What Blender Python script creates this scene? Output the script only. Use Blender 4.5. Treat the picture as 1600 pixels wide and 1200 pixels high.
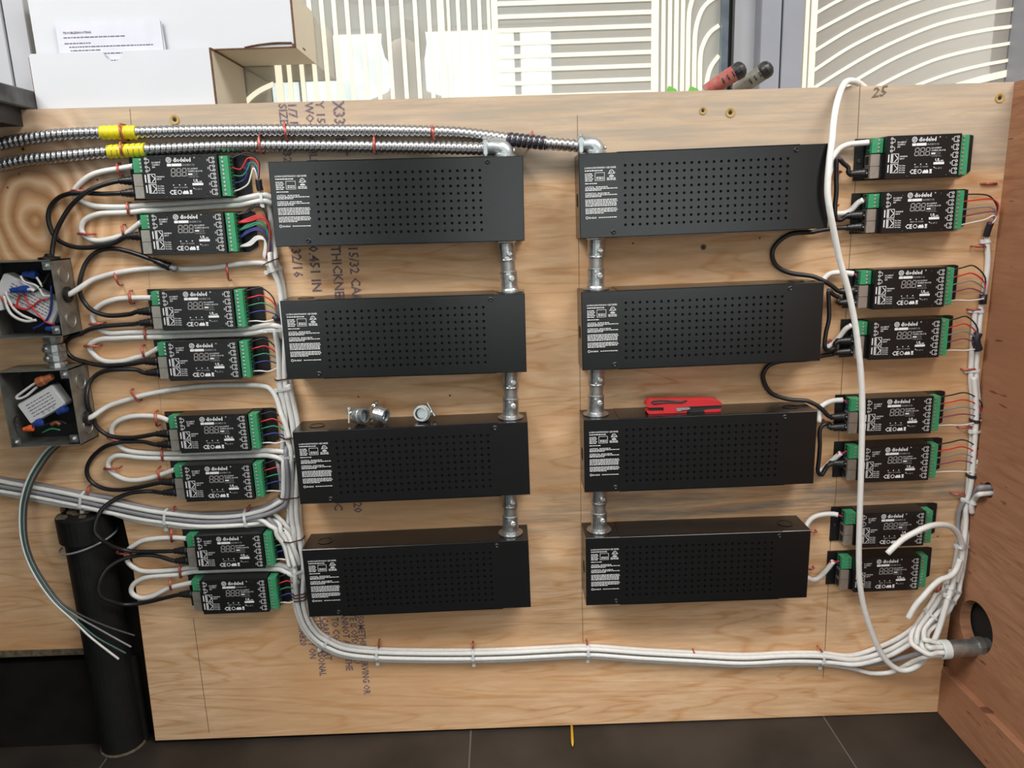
import bpy, math, random
from mathutils import Vector, Matrix
random.seed(7)
for o in list(bpy.data.objects): bpy.data.objects.remove(o)
SC = bpy.context.scene
COL = SC.collection
# ------------------------------------------------------------------ camera
F = 1159.04                                   # focal length in pixels of the 1600x1200 photograph
CAM = Vector((-0.00566, -1.12305, 0.28207))
RM = ((0.99926715, -0.01584691, -0.03484307), (-0.03748597, -0.22098775, -0.97455591), (0.00774381, 0.97514783, -0.22141983))
AX = [Vector(r) for r in RM]                  # camera right, down, forward in the place
cam = bpy.data.objects.new('camera', bpy.data.cameras.new('camera')); COL.objects.link(cam)
cam.data.sensor_width = 36; cam.data.lens = F / 1600 * 36; cam.data.clip_start = 0.02
M3 = Matrix((AX[0], -AX[1], -AX[2])).transposed()
cam.matrix_world = Matrix.Translation(CAM) @ M3.to_4x4()
SC.camera = cam
# ------------------------------------------------------------------ world, lights, exposure
SC.view_settings.view_transform = 'Standard'; SC.view_settings.look = 'None'
SC.view_settings.gamma = 1; SC.view_settings.exposure = 0.34; SC.view_settings.use_curve_mapping = False
W = bpy.data.worlds.new('world'); SC.world = W; W.use_nodes = True
W.node_tree.nodes['Background'].inputs[0].default_value = (0.80, 0.88, 1.0, 1)
W.node_tree.nodes['Background'].inputs[1].default_value = 0.5
def area(name, loc, tgt, sx, sy, power, col):
    l = bpy.data.lights.new(name, 'AREA'); l.shape = 'RECTANGLE'; l.size = sx; l.size_y = sy; l.energy = power; l.color = col
    o = bpy.data.objects.new(name, l); COL.objects.link(o); o.location = loc
    o.rotation_euler = (Vector(tgt) - Vector(loc)).to_track_quat('-Z', 'Y').to_euler(); return o
FZ = -0.588                                   # floor level
CEIL = 2.15
LAMPS = ((-1.55, -1.45, 82), (1.30, -1.45, 62), (-0.35, -3.3, 24))     # unseen ceiling panels (x, y, watts); right one added so side panel shades its corner
for lx, ly, lw in LAMPS:
    area('ceiling_lamp_light', (lx, ly, CEIL - 0.06), (lx, ly + .001, FZ), 1.5, 1.2, lw, (1.0, 0.97, 0.93))

# ------------------------------------------------------------------ helpers
def pt(px, py, d=0.0):
    """pixel -> point on the plane d metres in front of the board face (y = -d)"""
    r = AX[0] * ((px - 800) / F) + AX[1] * ((py - 600) / F) + AX[2]
    return CAM + r * ((-d - CAM.y) / r.y)
def ptx(px, py, x):
    r = AX[0] * ((px - 800) / F) + AX[1] * ((py - 600) / F) + AX[2]
    return CAM + r * ((x - CAM.x) / r.x)
def smooth(P, n=5):
    P = [Vector(p) for p in P]
    if len(P) < 3: return P
    out = []
    for i in range(len(P) - 1):
        p1, p2 = P[i], P[i + 1]
        p0 = P[i - 1] if i else p1 * 2 - p2
        p3 = P[i + 2] if i + 2 < len(P) else p2 * 2 - p1
        for k in range(n):
            t = k / n
            out.append(0.5 * ((2 * p1) + (p2 - p0) * t + (2 * p0 - 5 * p1 + 4 * p2 - p3) * t * t + (3 * p1 - p0 - 3 * p2 + p3) * t ** 3))
    out.append(P[-1]); return out
class MB:
    def __init__(s): s.v = []; s.f = []; s.sm = []
    def add(s, v, f, sm=False):
        o = len(s.v); s.v += [tuple(a) for a in v]; s.f += [tuple(i + o for i in q) for q in f]; s.sm += [sm] * len(f); return s
    def merge(s, m, M=None):
        return s._m(m, M)
    def _m(s, m, M):
        o = len(s.v)
        s.v += [tuple(M @ Vector(a)) if M else a for a in m.v]; s.f += [tuple(i + o for i in q) for q in m.f]; s.sm += m.sm; return s
    def box(s, a, b, bev=0):
        x0, y0, z0 = [min(p, q) for p, q in zip(a, b)]; x1, y1, z1 = [max(p, q) for p, q in zip(a, b)]
        if bev <= 0:
            return s.add([(x0,y0,z0),(x1,y0,z0),(x1,y1,z0),(x0,y1,z0),(x0,y0,z1),(x1,y0,z1),(x1,y1,z1),(x0,y1,z1)],
                [(0,3,2,1),(4,5,6,7),(0,1,5,4),(1,2,6,5),(2,3,7,6),(3,0,4,7)])
        b_ = min(bev, (x1-x0)/2.01, (y1-y0)/2.01, (z1-z0)/2.01)
        prof = [(x0+b_,z0),(x1-b_,z0),(x1,z0+b_),(x1,z1-b_),(x1-b_,z1),(x0+b_,z1),(x0,z1-b_),(x0,z0+b_)]
        ins = [(x0+b_,z0+b_),(x1-b_,z0+b_),(x1-b_,z0+b_),(x1-b_,z1-b_),(x1-b_,z1-b_),(x0+b_,z1-b_),(x0+b_,z1-b_),(x0+b_,z0+b_)]
        V = [(p[0]*.5+q[0]*.5, y0, p[1]*.5+q[1]*.5) for p, q in zip(prof, ins)] + [(p[0], y0+b_, p[1]) for p in prof] + [(p[0], y1, p[1]) for p in prof]
        Fc = [tuple(range(8))] + [(i, 8+i, 8+(i+1)%8, (i+1)%8) for i in range(8)] + [(8+i, 16+i, 16+(i+1)%8, 8+(i+1)%8) for i in range(8)] + [tuple(16+i for i in range(7,-1,-1))]
        return s.add(V, Fc)
    def tube(s, P, r, n=8, caps=True, rad=None):
        P = [Vector(p) for p in P]; N = len(P); V = []; up = None
        for i, p in enumerate(P):
            t = (P[min(i+1, N-1)] - P[max(i-1, 0)])
            if t.length < 1e-9: t = Vector((0, 0, 1))
            t.normalize()
            if up is None:
                a = Vector((0, -1, 0)) if abs(t.y) < .9 else Vector((1, 0, 0)); up = (a - t * a.dot(t)).normalized()
            else:
                up = up - t * up.dot(t)
                up = up.normalized() if up.length > 1e-6 else t.orthogonal().normalized()
            sd = t.cross(up)
            for k in range(n):
                a = 2 * math.pi * k / n
                rr = rad(i, k / n) if rad else (r[i] if isinstance(r, (list, tuple)) else r)
                V.append(p + (up * math.cos(a) + sd * math.sin(a)) * rr)
        Fc = [(i*n+k, i*n+(k+1)%n, (i+1)*n+(k+1)%n, (i+1)*n+k) for i in range(N-1) for k in range(n)]
        s.add(V, Fc, True)
        if caps:
            o = len(s.v) - len(V)
            s.f += [tuple(o + k for k in range(n-1, -1, -1)), tuple(o + (N-1)*n + k for k in range(n))]; s.sm += [False, False]
        return s
    def cyl(s, a, b, r, n=16, r2=None):
        return s.tube([a, b], [r, r if r2 is None else r2], n)
    def lathe(s, prof, a, b, n=20):
        """prof: (radius, distance along axis from a towards b)"""
        a = Vector(a); t = (Vector(b) - a).normalized(); up = t.orthogonal().normalized(); sd = t.cross(up); V = []
        for r, h in prof:
            for k in range(n):
                q = 2*math.pi*k/n; V.append(a + t*h + (up*math.cos(q) + sd*math.sin(q))*r)
        N = len(prof)
        return s.add(V, [(i*n+k, i*n+(k+1)%n, (i+1)*n+(k+1)%n, (i+1)*n+k) for i in range(N-1) for k in range(n)], False)
    def prism(s, poly, y0, y1):
        """poly: (x,z) outline, counter-clockwise seen from the front (-y)"""
        n = len(poly); V = [(x, y0, z) for x, z in poly] + [(x, y1, z) for x, z in poly]
        return s.add(V, [tuple(range(n)), tuple(range(2*n-1, n-1, -1))] + [(i, i+n, (i+1) % n + n, (i+1) % n) for i in range(n)])
    def rect(s, x0, z0, x1, z1, y):
        return s.add([(x0,y,z0),(x1,y,z0),(x1,y,z1),(x0,y,z1)], [(0,1,2,3)])
    def frame(s, x0, z0, x1, z1, y, t):
        s.rect(x0,z0,x1,z0+t,y); s.rect(x0,z1-t,x1,z1,y); s.rect(x0,z0+t,x0+t,z1-t,y); return s.rect(x1-t,z0+t,x1,z1-t,y)
    def stroke(s, P, y, w):
        """flat printed line through (x,z) points"""
        for (x0,z0),(x1,z1) in zip(P, P[1:]):
            d = math.hypot(x1-x0, z1-z0) or 1; nx, nz = -(z1-z0)/d*w/2, (x1-x0)/d*w/2
            s.add([(x0+nx,y,z0+nz),(x0-nx,y,z0-nz),(x1-nx,y,z1-nz),(x1+nx,y,z1+nz)], [(0,1,2,3)])
        return s
    def ring(s, x, z, r, y, w, n=14):
        return s.stroke([(x+r*math.cos(2*math.pi*i/n), z+r*math.sin(2*math.pi*i/n)) for i in range(n+1)], y, w)
    def text(s, body, x, z, size, y, sx=1.0, rot=0.0, shear=0.0):
        V, Fc = text_geo(body); c, sn = math.cos(rot), math.sin(rot)
        return s.add([(x + (a*sx+shear*b)*size*c - b*size*sn, y, z + (a*sx+shear*b)*size*sn + b*size*c) for a, b in V], Fc)
    def mesh(s, name):
        m = bpy.data.meshes.new(name); m.from_pydata(s.v, [], s.f); m.polygons.foreach_set('use_smooth', s.sm); m.update(); return m
_tc = {}
def text_geo(body):
    if body not in _tc:
        c = bpy.data.curves.new('t', 'FONT'); c.body = body; c.size = 1; c.resolution_u = 1; c.fill_mode = 'FRONT'; c.offset = .022
        o = bpy.data.objects.new('t', c); m = o.to_mesh()
        _tc[body] = ([(v.co.x, v.co.y) for v in m.vertices], [tuple(p.vertices) for p in m.polygons])
        o.to_mesh_clear(); bpy.data.objects.remove(o); bpy.data.curves.remove(c)
    return _tc[body]
def obj(name, mb, mat, parent=None):
    m = mb if isinstance(mb, bpy.types.Mesh) else mb.mesh(name)
    if mat is not None and not m.materials: m.materials.append(MAT[mat] if isinstance(mat, str) else mat)
    o = bpy.data.objects.new(name, m); COL.objects.link(o)
    if parent: o.parent = parent
    return o
def tag(o, label, cat, group=None):
    o['label'] = label; o['category'] = cat
    if group: o['group'] = group
    return o
def thing(name, label, cat, loc=(0,0,0), roty=0, group=None):
    o = bpy.data.objects.new(name, None); COL.objects.link(o); o.empty_display_size = 0.02
    o.location = loc; o.rotation_euler = (0, roty, 0); return tag(o, label, cat, group)
def struct(name, mb, mat, label=None):
    o = obj(name, mb, mat); o['kind'] = 'structure'
    if label: o['label'] = label
    return o

# ------------------------------------------------------------------ materials
MAT = {}
def mat(name, col, rough=0.5, metal=0.0, spec=0.5, noise=0, nscale=40, bump=0, emit=None, stretch=None, col2=None):
    m = bpy.data.materials.new(name); m.use_nodes = True; nt = m.node_tree; b = nt.nodes['Principled BSDF']
    b.inputs['Base Color'].default_value = (*col, 1); b.inputs['Roughness'].default_value = rough
    b.inputs['Metallic'].default_value = metal; b.inputs['Specular IOR Level'].default_value = spec
    tc = nt.nodes.new('ShaderNodeTexCoord'); mp = nt.nodes.new('ShaderNodeMapping'); nt.links.new(tc.outputs['Object'], mp.inputs[0])
    if stretch: mp.inputs['Scale'].default_value = stretch
    nz = nt.nodes.new('ShaderNodeTexNoise'); nz.inputs['Scale'].default_value = nscale; nz.inputs['Detail'].default_value = 4
    nt.links.new(mp.outputs[0], nz.inputs['Vector'])
    c2 = col2 or tuple(c * (1 - (noise or .06)) for c in col)
    cr = nt.nodes.new('ShaderNodeValToRGB'); cr.color_ramp.elements[0].position = .35; cr.color_ramp.elements[1].position = .65
    cr.color_ramp.elements[0].color = (*c2, 1); cr.color_ramp.elements[1].color = (*col, 1)
    nt.links.new(nz.outputs['Fac'], cr.inputs[0]); nt.links.new(cr.outputs[0], b.inputs['Base Color'])
    if bump:
        bp = nt.nodes.new('ShaderNodeBump'); bp.inputs['Strength'].default_value = bump; bp.inputs['Distance'].default_value = .001
        nt.links.new(nz.outputs['Fac'], bp.inputs['Height']); nt.links.new(bp.outputs[0], b.inputs['Normal'])
    if emit:
        b.inputs['Emission Color'].default_value = (*emit[0], 1); b.inputs['Emission Strength'].default_value = emit[1]
    MAT[name] = m; return m
mat('box_black', (.0042,.0044,.0050), .24, 0, .62, noise=.2, nscale=900, bump=.05)
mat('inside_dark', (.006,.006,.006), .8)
mat('cover_black', (.006,.006,.0065), .34, 0, .55, noise=.2, nscale=300)
mat('plate_black', (.005,.005,.0055), .45)
mat('rubber_black', (.010,.010,.011), .38, 0, .5)
mat('label_black', (.006,.006,.007), .22, 0, .6, noise=.3, nscale=60)
mat('print_white', (.72,.73,.74), .5)
mat('print_grey', (.30,.30,.33), .5)
mat('segment_grey', (.42,.40,.40), .5)
mat('terminal_green', (.040,.285,.125), .40, noise=.12, nscale=200)
mat('screw_steel', (.62,.64,.62), .3, .9)
mat('jack_metal', (.50,.46,.41), .34, .75, noise=.15, nscale=120)
mat('zinc', (.58,.61,.62), .30, .92, noise=.35, nscale=160, bump=.15)
mat('cast_zinc', (.56,.60,.61), .34, .85, noise=.15, nscale=220)
mat('aluminium', (.50,.50,.51), .27, .95)
mat('galv', (.34,.34,.31), .45, .75, noise=.35, nscale=45)
mat('galv_tube', (.45,.45,.44), .38, .85, noise=.3, nscale=90)
mat('tape_yellow', (.70,.60,.015), .45, noise=.2)
mat('tape_black', (.02,.018,.028), .35)
mat('cable_white', (.74,.735,.71), .42, noise=.07, nscale=120)
mat('cable_grey', (.26,.26,.29), .4)
mat('tie_white', (.68,.70,.70), .35)
mat('string_brown', (.075,.022,.018), .6)
mat('staple_red', (.36,.035,.030), .35, .25, noise=.35, nscale=200, col2=(.52,.17,.12))
mat('wire_red', (.60,.025,.03), .4); mat('wire_black', (.015,.015,.018), .4); mat('wire_green', (.03,.22,.12), .4)
mat('wire_blue', (.02,.035,.20), .4); mat('wire_white', (.75,.74,.72), .4); mat('wire_purple', (.22,.05,.12), .4)
mat('wire_orange', (.75,.18,.03), .4); mat('wire_grey', (.22,.24,.25), .4); mat('wire_brown', (.20,.06,.02), .5); mat('wire_dark', (.06,.055,.05), .4); mat('wire_teal', (.03,.10,.075), .4)
mat('carton_white', (.56,.58,.62), .65, noise=.03, nscale=8)
mat('carton_kraft', (.16,.075,.035), .8, noise=.5, nscale=300)
mat('carton_shaded', (.56,.50,.41), .75, noise=.05, nscale=10)  # white card's shaded faces: shade and reflected wood put into this beige
mat('paper', (.60,.61,.69), .7); mat('ink', (.10,.10,.13), .7); mat('ink_stamp', (.09,.07,.11), .8, noise=.3, nscale=300, col2=(.24,.17,.17))
mat('pencil', (.16,.11,.07), .8)
mat('red_plastic', (.52,.022,.028), .38, noise=.1); mat('knife_black', (.02,.02,.02), .4)
mat('grip_red', (.33,.035,.035), .55, noise=.5, nscale=120, col2=(.27,.13,.10)); mat('grip_grey', (.20,.19,.155), .55, noise=.4, nscale=60)
mat('leaf_green', (.13,.42,.05), .5)
mat('driver_white', (.70,.71,.72), .4); mat('nut_blue', (.02,.06,.30), .4); mat('nut_orange', (.80,.14,.03), .4); mat('nut_tan', (.40,.13,.05), .5)
mat('stone_dark', (.10,.10,.10), .55, noise=.7, nscale=26, bump=.4, col2=(.02,.02,.02))
mat('frame_grey', (.235,.245,.285), .45, noise=.06, nscale=20); mat('frame_light', (.40,.41,.44), .5, noise=.05, nscale=20)
mat('gasket', (.02,.02,.022), .5); mat('steel_blue', (.16,.19,.23), .3, .7, noise=.3, nscale=50)
mat('abs_black', (.009,.009,.009), .55, 0, .3, noise=.3); mat('plinth_black', (.012,.010,.009), .9, 0, .15, noise=.4, nscale=20)
mat('dust', (.15,.115,.075), .9, noise=.6, nscale=120)
mat('yellow_stick', (.62,.38,.03), .5); mat('wall_paint', (.52,.52,.50), .8); mat('wall_beige', (.46,.39,.32), .8); mat('ceiling_paint', (.62,.62,.62), .9)
mat('sill_wood', (.45,.38,.30), .6)
mat('lamp_diffuser', (.9,.9,.9), .5); mat('daylight_pane', (.8,.85,.9), .3, emit=((.90,1.0,.99), 1.32))
mat('blind_grey', (.40,.47,.50), .8); mat('hole_rim', (.42,.28,.09), .8); mat('wire_bare', (.45,.20,.10), .4, .6)
def street():
    m = MAT['daylight_pane']; nt = m.node_tree; bs = nt.nodes['Principled BSDF']
    tc = nt.nodes.new('ShaderNodeTexCoord'); nz = nt.nodes.new('ShaderNodeTexNoise'); nz.inputs['Scale'].default_value = 2.6; nz.inputs['Detail'].default_value = 5
    cr = nt.nodes.new('ShaderNodeValToRGB'); cr.color_ramp.elements[0].position = .36; cr.color_ramp.elements[1].position = .56
    cr.color_ramp.elements[0].color = (.50,.62,.60,1); cr.color_ramp.elements[1].color = (.92,1,.99,1)
    nt.links.new(tc.outputs['Object'], nz.inputs['Vector']); nt.links.new(nz.outputs['Fac'], cr.inputs[0]); nt.links.new(cr.outputs[0], bs.inputs['Emission Color'])
street()
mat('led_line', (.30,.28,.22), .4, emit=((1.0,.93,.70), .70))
mat('skin', (.24,.18,.14), .6); mat('cloth_grey', (.10,.10,.10), .8); mat('hair_dark', (.03,.022,.018), .7)

def wood(name, light, mid, dark, grain_axis='X', stain=False, scale=1.0, dashes=None):
    m = bpy.data.materials.new(name); m.use_nodes = True; nt = m.node_tree; L = nt.links; b = nt.nodes['Principled BSDF']
    def nd(t, **k):
        n = nt.nodes.new(t)
        for a, v in k.items(): n.inputs[a].default_value = v
        return n
    def mapped(sc, rot=(0,0,0)):
        mp = nd('ShaderNodeMapping'); mp.inputs['Scale'].default_value = sc; mp.inputs['Rotation'].default_value = rot
        L.new(tc.outputs['Object'], mp.inputs[0]); return mp
    def ramp(src, stops):
        r = nd('ShaderNodeValToRGB'); e = r.color_ramp.elements
        while len(e) < len(stops): e.new(.5)
        for q, (p, c) in zip(e, stops): q.position = p; q.color = (*c, 1) if len(c) == 3 else c
        L.new(src, r.inputs[0]); return r
    def mix(a, c2, fac, mode='MIX'):
        x = nt.nodes.new('ShaderNodeMix'); x.data_type = 'RGBA'; x.blend_type = mode
        for s_, v in ((6, a), (7, c2)):
            if isinstance(v, tuple): x.inputs[s_].default_value = (*v, 1)
            else: L.new(v, x.inputs[s_])
        if isinstance(fac, float): x.inputs[0].default_value = fac
        else: L.new(fac, x.inputs[0])
        return x.outputs[2]
    tc = nd('ShaderNodeTexCoord')
    gs = {'X': (1.1, 1, 9), 'Y': (1, 1.4, 12)}[grain_axis]
    n1 = nd('ShaderNodeTexNoise', Scale=1.6*scale, Detail=3.0, Distortion=.9); L.new(mapped(gs).outputs[0], n1.inputs['Vector'])
    # cathedral figure: contour lines of a stretched noise field
    mu = nd('ShaderNodeMath'); mu.operation = 'MULTIPLY'; mu.inputs[1].default_value = 17.0; L.new(n1.outputs['Fac'], mu.inputs[0])
    fr = nd('ShaderNodeMath'); fr.operation = 'PINGPONG'; fr.inputs[1].default_value = 1.0; L.new(mu.outputs[0], fr.inputs[0])
    figure = ramp(fr.outputs[0], [(0, mid), (.38, light), (1, light)])
    n2 = nd('ShaderNodeTexNoise', Scale=5.0, Detail=8.0, Roughness=.65); L.new(mapped(tuple(g*1.8 for g in gs)).outputs[0], n2.inputs['Vector'])
    fine = ramp(n2.outputs['Fac'], [(.32, dark), (.5, mid), (.66, light)])
    c = mix(figure.outputs[0], fine.outputs[0], .48)
    n3 = nd('ShaderNodeTexNoise', Scale=2.2, Detail=2.0); L.new(mapped((1, 1, 1.6)).outputs[0], n3.inputs['Vector'])
    c = mix(c, mid, ramp(n3.outputs['Fac'], [(.42, (0,0,0)), (.7, (.75,.75,.75))]).outputs[0])
    if stain:
        sp = nd('ShaderNodeSeparateXYZ'); L.new(tc.outputs['Object'], sp.inputs[0])
        wob = nd('ShaderNodeTexNoise', Scale=1.3, Detail=3.0); L.new(mapped((1, 1, .5)).outputs[0], wob.inputs['Vector'])
        ad = nd('ShaderNodeMath'); ad.operation = 'MULTIPLY_ADD'; ad.inputs[1].default_value = .10; L.new(wob.outputs['Fac'], ad.inputs[0]); L.new(sp.outputs['Z'], ad.inputs[2])
        # blue-stained sapwood in the top veneer strip and one streak lower down
        mr = nd('ShaderNodeMapRange'); mr.inputs['From Min'].default_value = -.6; mr.inputs['From Max'].default_value = .5; L.new(ad.outputs[0], mr.inputs['Value'])
        band = ramp(mr.outputs[0], [(.375, (0,0,0)), (.405, (1,1,1)), (.44, (.9,.9,.9)), (.47, (0,0,0)), (.885, (0,0,0)), (.90, (1,1,1)), (1, (1,1,1))])
        n4 = nd('ShaderNodeTexNoise', Scale=3.0, Detail=7.0, Roughness=.7); L.new(mapped((1.6, 1, 26), (0, .02, 0)).outputs[0], n4.inputs['Vector'])
        streak = ramp(n4.outputs['Fac'], [(.41, (0,0,0)), (.60, (1,1,1))])
        mm = mix((0,0,0), streak.outputs[0], band.outputs[0])
        # lower streak fades out towards the left half
        xr = nd('ShaderNodeMapRange'); xr.inputs['From Min'].default_value = -.25; xr.inputs['From Max'].default_value = .35; xr.inputs['To Min'].default_value = .15; L.new(sp.outputs['X'], xr.inputs['Value'])
        zt = nd('ShaderNodeMath'); zt.operation = 'GREATER_THAN'; zt.inputs[1].default_value = .2; L.new(sp.outputs['Z'], zt.inputs[0])
        mx_ = nd('ShaderNodeMath'); mx_.operation = 'MAXIMUM'; L.new(xr.outputs[0], mx_.inputs[0]); L.new(zt.outputs[0], mx_.inputs[1])
        ml = nd('ShaderNodeMath'); ml.operation = 'MULTIPLY'; L.new(mm, ml.inputs[0]); L.new(mx_.outputs[0], ml.inputs[1])
        c = mix(c, (.25,.215,.175), ml.outputs[0])
        tb = ramp(mr.outputs[0], [(.885, (0,0,0)), (.905, (.72,.72,.72))])
        c = mix(c, (.43,.355,.275), tb.outputs[0])
        # growth rings round the knot near the left edge
        mk = nd('ShaderNodeMapping'); mk.inputs['Location'].default_value = (.685, 0, -.30*.8); mk.inputs['Scale'].default_value = (1, 0, .8); L.new(tc.outputs['Object'], mk.inputs[0])
        ln = nd('ShaderNodeVectorMath'); ln.operation = 'LENGTH'; L.new(mk.outputs[0], ln.inputs[0])
        nk = nd('ShaderNodeTexNoise', Scale=9.0, Detail=2.0); L.new(tc.outputs['Object'], nk.inputs['Vector'])
        sm_ = nd('ShaderNodeMath'); sm_.operation = 'MULTIPLY_ADD'; sm_.inputs[1].default_value = .06; L.new(nk.outputs['Fac'], sm_.inputs[0]); L.new(ln.outputs['Value'], sm_.inputs[2])
        m2 = nd('ShaderNodeMath'); m2.operation = 'MULTIPLY'; m2.inputs[1].default_value = 95.0; L.new(sm_.outputs[0], m2.inputs[0])
        pp = nd('ShaderNodeMath'); pp.operation = 'PINGPONG'; pp.inputs[1].default_value = 1.0; L.new(m2.outputs[0], pp.inputs[0])
        rings = ramp(pp.outputs[0], [(0, dark), (.5, mid), (1, light)])
        fall = ramp(ln.outputs['Value'], [(.06, (.75,.75,.75)), (.16, (0,0,0))])
        c = mix(c, rings.outputs[0], fall.outputs[0])
    if dashes:
        n5 = nd('ShaderNodeTexNoise', Scale=9.0, Detail=2.0); L.new(mapped(dashes).outputs[0], n5.inputs['Vector'])
        dsh = ramp(n5.outputs['Fac'], [(.70, (0,0,0)), (.74, (.8,.8,.8))])
        c = mix(c, (.11,.035,.022), dsh.outputs[0])
    L.new(c, b.inputs['Base Color']); b.inputs['Roughness'].default_value = .62; b.inputs['Specular IOR Level'].default_value = .3
    bp = nd('ShaderNodeBump'); bp.inputs['Strength'].default_value = .12; bp.inputs['Distance'].default_value = .001
    L.new(n2.outputs['Fac'], bp.inputs['Height']); L.new(bp.outputs[0], b.inputs['Normal'])
    MAT[name] = m
wood('plywood', (.80,.57,.365), (.60,.33,.155), (.34,.155,.06), stain=True)
wood('side_plywood', (.42,.215,.12), (.32,.145,.078), (.17,.065,.034), 'Y', dashes=(1, 2.2, 12))
def glassy(name, c0, c1):
    m = bpy.data.materials.new(name); m.use_nodes = True; nt = m.node_tree; b = nt.nodes['Principled BSDF']
    b.inputs['Roughness'].default_value = .25
    tc = nt.nodes.new('ShaderNodeTexCoord'); nz = nt.nodes.new('ShaderNodeTexNoise'); nz.inputs['Scale'].default_value = 1.5
    mp = nt.nodes.new('ShaderNodeMapping'); mp.inputs['Scale'].default_value = (3, 1, .1); nt.links.new(tc.outputs['Object'], mp.inputs[0]); nt.links.new(mp.outputs[0], nz.inputs['Vector'])
    cr = nt.nodes.new('ShaderNodeValToRGB'); cr.color_ramp.elements[0].color = (*c0,1); cr.color_ramp.elements[1].color = (*c1,1)
    nt.links.new(nz.outputs['Fac'], cr.inputs[0]); nt.links.new(cr.outputs[0], b.inputs['Base Color'])
    g = nt.nodes.new('ShaderNodeBsdfGlossy'); g.inputs['Roughness'].default_value = .012; g.inputs['Color'].default_value = (.93,.97,.95,1)
    mx = nt.nodes.new('ShaderNodeMixShader'); mx.inputs[0].default_value = .37
    nt.links.new(b.outputs[0], mx.inputs[1]); nt.links.new(g.outputs[0], mx.inputs[2]); nt.links.new(mx.outputs[0], nt.nodes['Material Output'].inputs[0]); MAT[name] = m
glassy('lined_glass', (.40,.405,.375), (.48,.475,.44)); glassy('lined_glass_beige_reflection', (.30,.265,.225), (.37,.33,.285))  # second pane's beige base colour paints in the reflected beige wall
def slate():
    m = mat('slate', (.042,.034,.028), .55, 0, .4, noise=.5, nscale=7, bump=.5)
slate()
mat('grout', (.115,.105,.095), .9)
#PARTS
# ================================================================== the setting
P_ = lambda *a: (pt(*a).x, pt(*a).z)
BY = 0.165                                     # glass plane behind the board
# floor of large dark slate tiles
fl = struct('floor', MB().box((-3.02, 0.20, FZ-.06), (2.22, -5.02, FZ-.0008)), 'grout')
tile = None
T = .6147
for i in range(-4, 4):
    for j in range(-1, 8):
        x0 = -.0895 + i*T; y0 = .065 - j*T
        xa, xb, ya, yb = max(x0+.0015, -3.0), min(x0+T-.0015, 2.2), min(y0-.0015, .19), max(y0-T+.0015, -5.0)
        if xb-xa < .05 or ya-yb < .05: continue
        full = abs(xb-xa-(T-.003)) < 1e-6 and abs(ya-yb-(T-.003)) < 1e-6
        if full and tile is not None: o = obj('tile', tile, None, fl); o.location = (xa, ya, 0)
        else:
            mb = MB().box((0, 0, FZ-.012), (xb-xa, yb-ya, FZ))
            o = obj('tile', mb, 'slate', fl); o.location = (xa, ya, 0)
            if full: tile = o.data
struct('ceiling', MB().box((-3.02, .30, CEIL), (2.22, -5.02, CEIL+.05)), 'ceiling_paint')
struct('wall_left', MB().box((-3.06, .30, FZ-.05), (-3.0, -5.02, CEIL)), 'wall_paint')
struct('wall_right', MB().box((2.2, .30, FZ-.05), (2.26, -5.02, CEIL)), 'wall_paint')
struct('wall_front', MB().box((-3.0, .19, FZ-.05), (2.2, .26, CEIL)), 'wall_paint', 'wall behind the plywood board')
rear = MB(); rear.box((.5, -5.0, FZ-.05), (2.2, -5.06, CEIL)); rear.box((-3.0, -5.0, FZ-.05), (-2.6, -5.06, CEIL)); rear.box((-2.6, -5.0, FZ-.05), (.5, -5.06, -.45)); rear.box((-2.6, -5.0, 1.75), (.5, -5.06, CEIL))
struct('wall_rear', rear, 'wall_beige')
wn = struct('window_1', MB().box((-2.6, -5.03, -.45), (.5, -5.05, 1.75)), 'daylight_pane', 'bright daylight shop window across the room')
fr = MB()
for x in (-2.6, -1.6, -.62, .16, .46): fr.box((x, -4.99, -.45), (x+.05, -5.05, 1.75))
fr.box((-2.6, -4.99, .98), (.5, -5.05, 1.02)); obj('window_frame', fr, 'frame_grey', wn)
obj('window_sill', MB().box((-2.65, -4.9, -.49), (.55, -5.05, -.45)), 'frame_grey', wn)
obj('window_blind', MB().box((-2.6, -4.97, 1.78), (.5, -4.985, CEIL-.01)), 'blind_grey', wn)
# ceiling fitting that carries the lamp
for (lx, ly, lw), lab in zip(LAMPS, ('ceiling light panel over the counter slab side', 'ceiling light panel over the fir side panel', 'ceiling light panel nearest the shop window')):
    cl = thing('ceiling_light', lab, 'ceiling light', (lx, ly, CEIL)); obj('housing', MB().box((-.80, -.65, -.045), (.80, .65, 0)), 'frame_light', cl)
pl = thing('pendant_lamp', 'dark round pendant lamp shade hanging in the room', 'pendant lamp', (-.63, -3.0, 1.50))
obj('shade', MB().lathe([(.275,0),(.28,.004),(.275,.03),(.22,.11),(.12,.17),(.03,.20),(.0,.20)], (0,0,0), (0,0,1), 36), 'cloth_grey', pl)
obj('cord', MB().cyl((0,0,.19), (0,0,CEIL-1.5), .005, 8), 'rubber_black', pl)
w4 = struct('window_4', MB().box((.58, -4.985, -.45), (2.12, -5.0, 1.02)), 'daylight_pane', 'lower daylight shop window across the room')
obj('window_frame', MB().box((.54, -4.97, -.49), (.59, -5.0, 1.06)).box((2.11, -4.97, -.49), (2.16, -5.0, 1.06)).box((.54, -4.97, 1.01), (2.16, -5.0, 1.06)), 'frame_grey', w4)
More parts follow.
